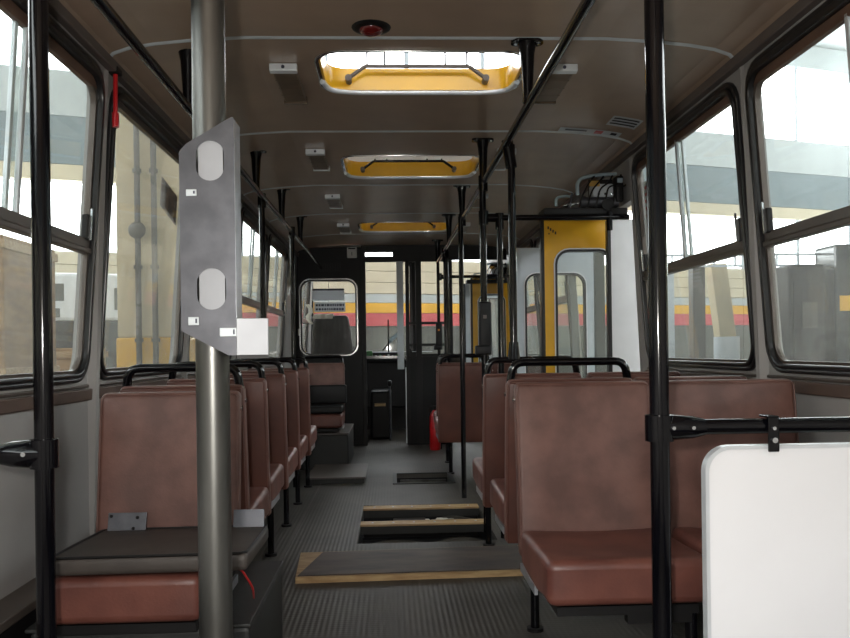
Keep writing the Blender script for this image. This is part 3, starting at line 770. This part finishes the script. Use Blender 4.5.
for k, y in enumerate((3.09, 4.395, 5.67, 6.95)):
    ceiling_light(-.40, y, .43, 'chrome-capped ceiling light left of the roof hatches, %s from the viewer' % nm[k])
    ceiling_light(.69 if k == 0 else .655, y, .43, 'chrome-capped ceiling light right of the roof hatches, %s from the viewer' % nm[k])
t = thing('signal_lamp', 'small dark red domed lamp on the ceiling before the first hatch', 'lamp', (-.053, 2.75, ZC))
def dome(m, x, y, z, r, h, n=20, k=5):
    vs = []; fs = []
    for i in range(k):
        a = math.pi/2*i/k
        for j in range(n): vs.append((x+r*math.cos(a)*math.cos(2*math.pi*j/n), y+r*math.cos(a)*math.sin(2*math.pi*j/n), z-h*math.sin(a)))
    vs.append((x, y, z-h))
    for i in range(k-1):
        for j in range(n): fs.append((i*n+j, i*n+(j+1) % n, (i+1)*n+(j+1) % n, (i+1)*n+j))
    for j in range(n): fs.append(((k-1)*n+j, (k-1)*n+(j+1) % n, k*n))
    fs.append(tuple(range(n-1, -1, -1)))
    return m.add(vs, fs)
m = MB(); dome(m, -.053, 2.75, ZC-.001, .068, .012); m.build('bezel', 'blackmat', t, True)
m = MB(); dome(m, -.053, 2.75, ZC-.010, .042, .018); m.build('lens', 'redglass', t, True)

# emergency hammer hanging at the left cornice
HX = XL+.07*1.1+.03
t = thing('emergency_hammer', 'red emergency hammer hanging between the two near left windows', 'hammer', (HX, 2.845, 1.83))
m = MB(); m.tube([(HX-.004, 2.862, 1.985), (HX, 2.845, 1.84)], .008, 10); m.build('handle', 'red', t, True)
m = MB(); m.tube([(HX, 2.845, 1.845), (HX, 2.845, 1.795)], .012, 10); m.build('grip_end', 'red', t, True)
m = MB(); m.box(HX-.03, HX+.008, 2.85, 2.90, 1.99, 2.012); m.build('holder', 'dark', t, bevel=.003)
# poster in the second left window and stickers
def sheet(name, mt, pts, label, cat, parent=None, extras=()):
    m = MB(); m.add(pts, [(0, 1, 2, 3)])
    me = m.build(name, mt, parent)
    so = me.modifiers.new('thick', 'SOLIDIFY'); so.thickness = .002; so.offset = 0
    if label: tag(me, label, cat)
    return me
TUMBLE = 1
p = sheet('notice', 'poster', [(XL-.03, 3.66, 1.80), (XL-.03, 3.93, 1.76), (XL-.03, 3.93, 1.62), (XL-.03, 3.66, 1.67)], 'small brown notice stuck high in the undivided left window', 'notice')
TUMBLE = -1
p = sheet('notice', 'paper', [(XR+.028, 4.03, 1.84), (XR+.028, 3.95, 1.84), (XR+.028, 3.95, 1.57), (XR+.028, 4.03, 1.57)], 'narrow white notice at the front edge of the second right window', 'notice')
for k in range(5):
    m = MB(); m.box(XR+.024, XR+.0265, 3.965, 4.015, 1.66+.035*k, 1.675+.035*k); m.build('red_print', 'red', p)
TUMBLE = 0
def cove(x, off=.003):
    for (a, b) in zip(profR[:-1], profR[1:]):
        if a[0] <= x <= b[0]: return a[1]+(b[1]-a[1])*(x-a[0])/(b[0]-a[0])-off
    return ZC-off
def stick(name, label, x0, x1, y0, y1, mt, marks):
    t = thing(name, label, 'sticker', (x0, y0, cove(x0)), 0, 'stickers on the ceiling cove')
    def strip(a, b, c, d, off, nm, mt_):
        m = MB(); n = 5
        vs = []
        for i in range(n+1):
            x = a+(b-a)*i/n; vs += [(x, c, cove(x, off)), (x, d, cove(x, off))]
        m.add(vs, [(2*i, 2*i+1, 2*i+3, 2*i+2) for i in range(n)]); m.build(nm, mt_, t)
    strip(x0, x1, y0, y1, .003, 'backing', mt)
    for (a, b, c, d, q) in marks: strip(a, b, c, d, .0045, 'print', q)
stick('ceiling_sticker', 'grey sticker with dark lettering on the right ceiling cove', 1.06, 1.20, 3.71, 3.86, 'lgrey', [(1.07, 1.19, 3.73+.04*k, 3.75+.04*k, 'inkdark') for k in range(3)])
stick('ceiling_sticker', 'grey sticker with red print beside the cove strip on the right', .86, 1.17, 3.955, 4.03, 'lgrey', [(1.04, 1.08, 3.965, 4.02, 'red'), (1.12, 1.15, 3.97, 4.01, 'inkdark'), (.89, 1.0, 3.98, 4.0, 'ink')])

# ================================================================ DOORS
def door_leaf(n, y, x0, x1, ztop, zbot, face, label, win=True, back='white'):
    rt = sroot('door_%d' % n, label, ((x0+x1)/2, y, zbot))
    o = rrect(x0, x1, zbot, ztop, .012)
    if win:
        wi = rrect(x0+.062, x1-.055, zbot+.28, ztop-.178, .085, 6)
        m = MB(); m.ring(o, rrect(x0+.062, x1-.055, zbot+.28, ztop-.178, .085, 5), y, y+.018, fXZ()); m.build('leaf', face, rt)
        m = MB(); m.ring(o, rrect(x0+.062, x1-.055, zbot+.28, ztop-.178, .085, 5), y+.018, y+.036, fXZ()); m.build('inner_skin', back, rt)
        w1 = rrect(x0+.064, x1-.057, zbot+.282, ztop-.180, .084); w2 = rrect(x0+.076, x1-.069, zbot+.294, ztop-.192, .075); w0 = rrect(x0+.057, x1-.050, zbot+.275, ztop-.173, .09)
        m = MB(); m.ring(w0, w1, y-.005, y+.004, fXZ()); m.build('trim', 'white', rt, True)
        m = MB(); m.ring(w1, w2, y-.008, y+.044, fXZ()); m.build('seal', 'rubberseal', rt, True)
        m = MB(); m.prism(w2, y+.016, y+.02, fXZ()); m.build('pane', 'clear', rt)
    else:
        m = MB(); m.prism(o, y, y+.03, fXZ()); m.build('leaf', face, rt)
    m = MB(); m.box(x0-.018, x0+.003, y-.006, y+.04, zbot, ztop); m.build('edge_seal', 'rubberseal', rt, bevel=.004)
    return rt
d = door_leaf(1, 4.60, .892, 1.355, 1.752, -.29, 'yellow', 'open yellow leaf of the middle door with rounded window, behind the right seats')
for k in range(4):
    m = MB(); m.box(.915+.014*k, .923+.014*k, 4.597, 4.5995, 1.69-.010*k, 1.706-.010*k); m.build('scratch_mark', 'inkdark', d)
m = MB(); m.box(.92, .926, 4.597, 4.5995, 1.66, 1.668); m.build('scratch_mark', 'inkdark', d)
door_leaf(2, 4.42, 1.232, 1.40, 1.715, -.29, 'white', 'plain white leaf of the middle door jutting out of the doorway', win=False)
door_leaf(3, 5.62, .886, 1.443, 1.712, -.29, 'lgrey', 'open pale grey leaf on the far side of the middle doorway', back='yellow')
door_leaf(4, 8.66, .89, 1.305, 1.775, -.29, 'yellow', 'open yellow leaf of the front door, small and far away')
door_leaf(5, 9.70, .91, 1.47, 1.80, -.29, 'lgrey', 'open pale grey leaf on the far side of the front doorway', back='yellow')

def mechanism(y, label, full=True):
    t = thing('door_mechanism', label, 'machinery', (1.2, y, 1.76), 0, 'door opening mechanisms')
    def part(nm, mt, mb, sm=True, bv=0, par=None):
        mb.v = [(a-.075, b_, c-.05) for a, b_, c in mb.v]; return mb.build(nm, mt, par or t, sm, bv)
    part('mounting_beam', 'blackmat', MB().box(.90, 1.355, y-.04, y+.12, 1.765, 1.80), False, .004)
    part('back_plate', 'dark', MB().box(1.18, 1.335, y+.10, y+.12, 1.80, 1.98), False, .003)
    part('motor_block', 'lgrey', MB().box(1.17, 1.28, y-.03, y+.06, 1.86, 1.93), False, .006)
    part('name_plate', 'brass', MB().box(1.15, 1.205, y-.035, y-.03, 1.915, 1.945), False)
    part('air_cylinder', 'plate', MB().tube([(1.12, y-.01, 1.835), (1.31, y-.01, 1.835)], .028, 16))
    part('cylinder_cap', 'plate', MB().tube([(1.105, y-.01, 1.835), (1.13, y-.01, 1.835)], .033, 16))
    part('piston_rod', 'chrome', MB().tube([(1.0, y-.01, 1.815), (1.12, y-.01, 1.835)], .007, 8))
    part('air_pipe', 'pipe', MB().tube(bend([(1.085, y-.03, 1.87), (1.085, y-.03, 1.955), (1.17, y-.03, 1.975), (1.30, y-.02, 1.985)], .05), .010, 10))
    part('air_pipe', 'pipe', MB().tube(bend([(.975, y, 1.815), (.975, y, 1.86), (1.02, y+.02, 1.875), (1.06, y+.04, 1.875)], .035), .008, 10))
    part('lever_arm', 'brown', MB().tube([(.985, y-.02, 1.80), (1.06, y-.02, 1.86)], .006, 6))
    part('lever_arm', 'plate', MB().tube([(1.04, y-.03, 1.79), (1.055, y-.03, 1.88)], .006, 6))
    part('valve', 'dark', MB().bm(softbox(1.29, 1.33, y-.05, y+.03, 1.83, 1.97, .008, 0)))
    part('valve_cap', 'pipe', MB().bm(softbox(1.295, 1.325, y-.06, y-.045, 1.93, 1.955, .004, 0)))
    part('pulley', 'blackmat', MB().tube([(1.24, y-.055, 1.815), (1.24, y-.03, 1.815)], .03, 16))
    for k in range(5):
        x = 1.09+.045*k
        part('cable', 'dark', MB().tube(bend([(x, y-.045, 1.80), (x+.02, y-.055, 1.88+.01*k), (x+.07, y-.05, 1.955-.012*k), (x+.10, y-.02, 1.98)], .05), .005, 6))
    for k in range(3): part('bolt', 'chrome', MB().tube([(1.20+.035*k, y-.034, 1.875), (1.20+.035*k, y-.030, 1.875)], .007, 8))
mechanism(4.28, 'exposed door opening machinery with pipes and valves above the middle door')
mechanism(8.62, 'exposed door opening machinery above the front door, far away')

# ================================================================ BULKHEAD AND DRIVER AREA
YK = 8.45
t = thing('driver_bulkhead', 'black driver partition with rounded window and open doorway', 'partition', (0, YK, 0))
m = MB(); wo = rrect(-.958, -.342, .95, 1.765, .115, 6)
m.ring(rrect(-.975, -.262, .001, 2.085, .002, 6), wo, YK, YK+.035, fXZ()); m.build('panel', 'bulk', t)
m = MB(); m.prism([(XL+.002, .001), (-.975, .001), (-.975, 2.06), (XL+.08, 2.0), (XL+.008, .9)], YK, YK+.035, fXZ()); m.build('side_panel', 'bulk', t)
m = MB(); m.box(-.30, -.258, YK-.012, YK+.045, .001, 2.105); m.build('post', 'blackmat', t, bevel=.004)
w1 = rrect(-.945, -.355, .963, 1.752, .105, 6); w2 = rrect(-.930, -.370, .978, 1.737, .092, 6)
m = MB(); m.ring(wo, w1, YK-.008, YK+.04, fXZ()); wf = m.build('window_trim', 'chrome', t, True)
m = MB(); m.ring(w1, w2, YK-.004, YK+.036, fXZ()); m.build('window_seal', 'rubberseal', wf, True)
m = MB(); m.prism(w2, YK+.014, YK+.018, fXZ()); m.build('pane', 'cabglass', wf)
m = MB(); m.box(-.258, .62, YK, YK+.03, 1.935, 1.995); m.build('header', 'blackmat', t)
m = MB(); m.box(-.258, 1.24, YK, YK+.03, 2.04, 2.105); m.box(.03, .12, YK, YK+.03, 1.99, 2.045); m.build('header', 'blackmat', t)
m = MB(); m.box(.12, 1.24, YK+.001, YK+.03, 1.95, 2.05); m.build('header', 'blackmat', t)
m = MB(); m.box(.068, .138, YK-.005, YK+.02, .80, 1.94); m.build('door_edge', 'lgrey', t, bevel=.004)
m = MB(); m.box(.150, .158, YK-.01, YK+.02, .02, .82); m.build('door_edge_strip', 'seam', t)
m = MB(); m.box(.16, .20, YK, YK+.035, .001, 1.95); m.build('post', 'blackmat', t, bevel=.004)
m = MB(); m.box(.266, .329, YK, YK+.035, .001, 1.95); m.build('post', 'blackmat', t, bevel=.004)
m = MB(); m.ring(rrect(.16, .66, .93, 1.975, .02), rrect(.195, .615, .96, 1.945, .09), YK+.036, YK+.06, fXZ()); m.build('screen_frame', 'blackmat', t)
m = MB(); m.box(-.258, .16, YK+.002, YK+.03, .915, .945); m.build('mid_rail', 'black', t)
for z in (1.055, 1.285):
    m = MB(); m.box(.16, .62, YK+.002, YK+.03, z-.014, z+.014); m.build('screen_bar', 'blackmat', t)
m = MB(); m.box(.16, .64, YK+.002, YK+.03, .001, .93); m.build('lower_panel', 'bulk', t)
for k in range(9):
    m = MB(); m.box(-.74+.026*k, -.728+.026*k, YK-.005, YK-.001, 1.84, 1.93); m.build('vent_slat', 'dark', t)
for x in (-1.045, -.972):
    m = MB(); m.box(x+.002, x+.027, YK-.006, YK-.001, 1.17, 1.24); m.build('white_tag', 'paper', t)
# small wall box
b = thing('wall_box', 'small white switch box high on the black bulkhead', 'switch box', (-.397, YK, 1.975))
m = MB(); m.bm(softbox(-.448, -.345, YK-.035, YK-.001, 1.978, 2.092, .008, 0)); m.build('casing', 'paper', b, True)
m = MB(); m.box(-.435, -.36, YK-.037, YK-.0352, 2.068, 2.082); m.build('label_strip', 'inkdark', b)
m = MB(); m.box(-.40, -.393, YK-.037, YK-.0352, 2.0, 2.04); m.build('slot', 'ink', b)
# notices on the bulkhead window
p = thing('window_notice', 'pale notice with dark top edge taped to the bulkhead window', 'notice', (-.65, YK+.012, 1.45), 0, 'notices on the bulkhead window')
m = MB(); m.box(-.82, -.485, YK+.010, YK+.0125, 1.535, 1.655); m.build('sheet', 'thinpaper', p)
m = MB(); m.box(-.82, -.485, YK+.008, YK+.0095, 1.64, 1.66); m.build('dark_edge', 'ink', p)
p = thing('window_notice', 'pale notice with two lines of lettering taped low on the bulkhead window', 'notice', (-.64, YK+.012, 1.36), 0, 'notices on the bulkhead window')
m = MB(); m.box(-.80, -.475, YK+.010, YK+.0125, 1.415, 1.515); m.build('sheet', 'thinpaper', p)
for z in (1.475, 1.432):
    x = -.785
    while x < -.50:
        wd = random.uniform(.012, .03); m = MB(); m.box(x, x+wd, YK+.008, YK+.0095, z, z+.022); m.build('lettering', 'ink', p); x += wd+.008
# driver seat seen through that window
t = thing('driver_chair', 'dark high-backed driver seat behind the bulkhead window', 'seat', (-.66, 9.0, 0))
def tap(x, y, z): k = (z-.5)/.9; return (-.66+(x+.66)*(1-.28*k*k), y-.1*k, z)
MB().bm(softbox(-.92, -.40, 9.0, 9.14, .5, 1.40, .05, 4, tap)).build('backrest', 'dseat', t, True)
MB().bm(softbox(-.91, -.41, 9.08, 9.56, .42, .56, .05, 2)).build('cushion', 'dseat', t, True)
MB().box(-.80, -.52, 9.1, 9.45, 0, .43).build('pedestal', 'dark', t)
r_ = MB()
def cl(x, y, z): return (x+.02*math.sin(z*40), y+.012*math.sin(x*60), z)
r_.bm(softbox(-.92, -.87, 8.86, 8.89, 1.30, 1.52, .012, 4, cl)); tag(r_.build('rag', 'rag', None, True), 'white rag hanging over the left corner of the driver seat', 'rag')
r_ = MB().bm(softbox(-.84, -.62, 8.87, 8.90, 1.36, 1.415, .012, 4, cl)); tag(r_.build('plastic_glare', 'rag', None, True), 'pale strip standing for glare on plastic across the top of the driver seat', 'plastic_glare')  # white strip modelled in place of the glare on the seat plastic
# dashboard
t = thing('dashboard', 'dark dashboard below the windscreen seen through the doorway', 'dashboard', (-.3, 9.7, 0))
MB().box(XL+.02, .5, 9.68, 10.1, .30, .88).build('body', 'dark', t, bevel=.03)
MB().box(-.42, .12, 9.60, 9.72, .86, .98).build('instrument_hood', 'dark', t, bevel=.02)
for k in range(10):
    x = -.38+.05*k
    MB().tube([(x, 9.60, .93+.015*(k % 2)), (x, 9.594, .93+.015*(k % 2))], .012, 8).build('dial', ('seam', 'green', 'orange', 'paper')[k % 4], t, True)
MB().box(-.33, -.22, 9.50, 9.60, .93, 1.0).build('green_box', 'green', t, bevel=.01)
MB().box(XL+.02, .5, 9.66, 10.12, .98, .985).build('top_shelf', 'lgrey', t)
t = thing('steering_wheel', 'thin black steering wheel beyond the bulkhead', 'steering wheel', (-.66, 9.42, .9))
m = MB(); c = Vector((-.66, 9.42, 1.0)); pts = [c+Vector((.23*math.cos(a), .23*math.sin(a)*math.cos(R(30)), .23*math.sin(a)*math.sin(R(30)))) for a in [2*math.pi*i/32 for i in range(33)]]
m.tube(pts, .013, 8); m.build('rim', 'dark', t, True)
MB().tube([(-.66, 9.42, 1.0), (-.66, 9.66, .62)], .022, 10).build('column', 'dark', t, True)
for a in (0, math.pi*.66, math.pi*1.33): MB().tube([c, c+Vector((.22*math.cos(a), .22*math.sin(a)*.87, .22*math.sin(a)*.5))], .009, 6).build('spoke', 'dark', t, True)
t = thing('cab_mirror', 'pale leaf-shaped mirror on a thin black stalk beyond the cab doorway', 'mirror', (0, 9.6, .9))
MB().tube([(-.03, 9.58, .98), (-.03, 9.58, 1.37)], .008, 8).build('stalk', 'black', t, True)
MB().tube([(-.10, 9.58, 1.0), (-.03, 9.58, 1.09), (.02, 9.58, 1.14)], .007, 6).build('arm', 'black', t, True)
def leaf(x, y, z): return (x, y, z+(x-.03)*.8)
MB().bm(softbox(-.02, .09, 9.56, 9.585, 1.12, 1.18, .02, 2, leaf)).build('mirror_head', 'pipe', t, True)
t = thing('gear_console', 'dark console with lever in the cab doorway', 'console', (-.1, 9.0, 0))
MB().box(-.24, .0, 9.0, 9.5, 0, .55).build('body', 'dark', t, bevel=.03)
MB().tube([(-.02, 8.9, 0), (-.02, 8.9, .62)], .012, 8).build('lever', 'plate', t, True)
MB().bm(softbox(-.045, .005, 8.875, 8.925, .60, .67, .02, 0)).build('lever_knob', 'dark', t, True)
MB().box(-.19, -.07, 8.92, 9.0, .38, .41).build('plate', 'wood', t)
# fire extinguisher beyond the seats
t = thing('fire_extinguisher', 'red fire extinguisher standing on the floor against the dark partition', 'fire extinguisher', (.43, 8.0, 0))
MB().tube([(.43, 8.0, 0), (.43, 8.0, .02), (.43, 8.0, .33), (.43, 8.0, .37), (.43, 8.0, .40)], [.05, .055, .055, .04, .018], 18).build('cylinder', 'red', t, True)
MB().tube([(.43, 8.0, .40), (.43, 8.0, .44)], .02, 10).build('valve', 'dark', t, True)
MB().tube(bend([(.43, 8.0, .43), (.37, 7.98, .44), (.365, 7.97, .25)], .03), .007, 8).build('hose', 'dark', t, True)

# windscreen
t = sroot('window_12', 'wide front windscreen with black frame and centre post', (XM, YF, .8))
for (x0, x1) in ((XL+.05, .28), (.34, XR-.05)):
    m = MB(); m.ring(rrect(x0, x1, .86, 2.28, .08), rrect(x0+.035, x1-.035, .895, 2.25, .06), YF-.03, YF+.02, fXZ()); f = m.build('seal', 'rubberseal', t, True)
    m = MB(); m.prism(rrect(x0+.03, x1-.03, .89, 2.255, .06), YF-.006, YF, fXZ()); m.build('pane', 'cabglass', t)
m = MB(); m.box(XL-.05, XR+.05, YF-.01, YF+.05, -.35, .87); m.box(.28, .34, YF-.01, YF+.05, .86, 2.28); m.box(XL-.05, XR+.05, YF-.01, YF+.05, 2.27, 2.34)
m.box(XL-.05, XL+.055, YF-.01, YF+.05, .86, 2.28); m.box(XR-.055, XR+.05, YF-.01, YF+.05, .86, 2.28); m.build('front_panel', 'blackmat', t)
m = MB(); m.box(XL-.05, XR+.05, YK, YF+.03, 2.31, 2.33); m.box(XL-.05, XR+.05, YK-.01, YK+.02, 2.108, 2.32); m.box(XL-.05, XL, YK, YF, 2.19, 2.32); m.box(XR, XR+.05, YK, YF, 2.19, 2.32); m.build('cab_ceiling', 'blackmat', ceil)

# ================================================================ GARAGE OUTSIDE
def column(x, y, w_, d_, label, pipes=False):
    t = thing('hall_column', label, 'column', (x, y, GZ), 0, 'hall columns')
    m = MB(); m.box(x-w_/2, x+w_/2, y, y+d_, 1.17, 7.5); m.build('shaft', 'column', t, bevel=.02)
    m = MB(); m.box(x-w_/2-.012, x+w_/2+.012, y-.012, y+d_+.012, GZ, 1.17); m.build('painted_base', 'yellow', t, bevel=.02)
column(-2.52, 8.5, .68, .5, 'cream concrete column with yellow painted base outside the left window')
column(-3.1, 4.2, .5, .5, 'cream concrete column at the far left edge of the view')
for dx, lb in ((-.09, 'grey vertical pipe with valve on the left column'), (.08, 'plain grey vertical pipe on the left column')):
    t = thing('wall_pipe', lb, 'pipe', (-2.52+dx, 8.42, GZ), 0, 'pipes on the left column')
    m = MB(); m.tube([(-2.52+dx, 8.42, GZ), (-2.52+dx, 8.42, 7.5)], .03, 12); m.build('tube', 'pipegrey', t, True)
    for z in (1.14, 1.9, 2.9, 4.0):
        m = MB(); m.tube([(-2.52+dx, 8.42, z-.02), (-2.52+dx, 8.42, z+.02)], .045, 12); m.build('coupling', 'pipegrey', t, True)
    if dx < 0:
        m = MB(); dome(m, 0, 0, 0, .09, .05); 
        mm = Matrix.Translation((-2.52+dx, 8.40, 2.28)) @ Matrix.Rotation(R(-90), 4, 'X')
        m.v = [tuple(mm @ Vector(p)) for p in m.v]; m.build('valve_wheel', 'pipegrey', t, True)
# parked white bus beyond the left windows
t = thing('parked_bus', 'white parked bus beyond the left windows', 'bus', (-6.2, 12, GZ))
m = MB(); m.box(-8.6, -3.75, 11.3, 12.1, .8, 2.1); m.v = [(x, y+(x+6.2)*.29, z) for x, y, z in m.v]; 
def sk(mb): mb.v = [(x, y+(x+6.2)*.31-.9, z) for x, y, z in mb.v]; return mb
sk(MB().box(-9.2, -3.4, 11.2, 12.2, 1.45, 2.10)).build('upper_body', 'white', t, bevel=.05)
sk(MB().box(-9.2, -3.4, 11.2, 12.2, -.55, .75)).build('lower_body', 'dado', t, bevel=.05)
sk(MB().box(-9.18, -3.42, 11.22, 12.18, .75, 1.45)).build('window_band', 'busglass', t)
for k in range(6): sk(MB().box(-9.1+1.0*k, -9.04+1.0*k, 11.195, 11.22, .74, 1.46)).build('window_post', 'dado', t)
for x in (-8.2, -4.5):
    m = MB(); m.tube([(x, 11.25, -.47), (x, 11.5, -.47)], .45, 20); sk(m).build('wheel', 'dark', t, True)
for (a, b, c, d) in ((-4.9, -4.35, 1.72, 1.95), (-4.8, -4.4, 1.5, 1.62), (-3.75, -3.55, 1.6, 1.9)):
    sk(MB().box(a, b, 11.19, 11.2, c, d)).build('sign', 'dado', t)
# plywood crates beside the bus on the left
def crate(x, y, w_, d_, z0, h, label):
    t = thing('plywood_crate', label, 'crate', (x, y, z0), 0, 'plywood crates outside the left windows')
    MB().box(x, x+w_, y, y+d_, z0, z0+h).build('body', 'cardboard', t, bevel=.01)
    for z in (z0+.03, z0+h-.09):
        MB().box(x-.015, x+w_+.015, y-.015, y+d_+.015, z, z+.06).build('batten', 'wood', t, bevel=.004)
crate(-3.7, 5.2, 1.25, .9, GZ, 1.75, 'large plywood crate at the bottom of the stack outside the left window')
crate(-3.6, 5.25, 1.12, .8, GZ+1.75, .95, 'smaller plywood crate on top of the stack outside the left window')
crate(-3.35, 7.2, .62, .6, GZ, 1.98, 'tall plywood crate behind the stack, below the white parked bus')
# posts and equipment beyond the right windows
def post(x, y, w_, z1, mt, label, lean=0):
    t = thing('steel_post', label, 'post', (x, y, GZ), 0, 'posts outside the right windows')
    m = MB(); m.box(x-w_/2, x+w_/2, y, y+w_, GZ, z1); m.v = [(a+(c-GZ)*lean, b, c) for a, b, c in m.v]; m.build('shaft', mt, t, bevel=.008)
    MB().box(x-w_, x+w_, y-w_/2, y+w_*1.5, GZ, GZ+.03).build('base_plate', mt, t)
post(3.55, 10, .10, 2.0, 'lgrey', 'thin pale post outside the second right window, nearest the front')
post(3.92, 10, .16, 2.1, 'pipegrey', 'thick grey post outside the second right window')
post(4.75, 10.5, .22, 2.1, 'column', 'leaning cream beam outside the second right window', -.12)
post(2.12, 8.0, .10, 2.6, 'dado', 'dark post seen through the window of the yellow door leaf')
t = thing('cable_tray', 'horizontal lattice tray across the posts outside the right windows', 'cable tray', (4.5, 10.2, 2.0))
for z in (2.0, 2.14): MB().box(3.5, 6.3, 9.94, 9.98, z, z+.025).build('rail', 'lgrey', t)
for k in range(11): MB().box(3.55+.27*k, 3.57+.27*k, 9.945, 9.975, 2.025, 2.14).build('rung', 'lgrey', t)
t = thing('oil_drum', 'grey metal drum outside the second right window', 'drum', (4.35, 10.2, GZ))
MB().tube([(4.35, 10.2, GZ+.7), (4.35, 10.2, 1.12)], .16, 20).build('body', 'lgrey', t, True)
MB().tube([(4.35, 10.2, GZ), (4.35, 10.2, GZ+.7)], .2, 20).build('stand', 'dado', t, True)
t = thing('machine_cabinet', 'dark machine cabinet outside the nearest right window', 'cabinet', (5.2, 9.3, GZ))
MB().box(4.68, 5.12, 9.2, 9.9, GZ, 1.95).build('body', 'dark', t, bevel=.03)
MB().box(4.72, 5.08, 9.18, 9.2, .4, 1.75).build('door', 'dark', t, bevel=.005)
MB().box(4.82, 5.0, 9.17, 9.18, 1.2, 1.5).build('panel', 'pipegrey', t)
t = thing('tool_trolley', 'dark tool trolley at the right edge beyond the nearest window', 'trolley', (5.9, 9.3, GZ))
MB().box(5.3, 6.1, 9.3, 9.8, GZ+.15, 2.2).build('body', 'busglass', t, bevel=.04)
for x in (5.4, 6.0):
    for y in (9.38, 9.72): MB().tube([(x, y-.02, GZ+.08), (x, y+.02, GZ+.08)], .08, 12).build('wheel', 'dark', t, True)
MB().box(5.34, 6.05, 9.29, 9.3, 1.4, 1.58).build('drawer', 'hyellow', t)
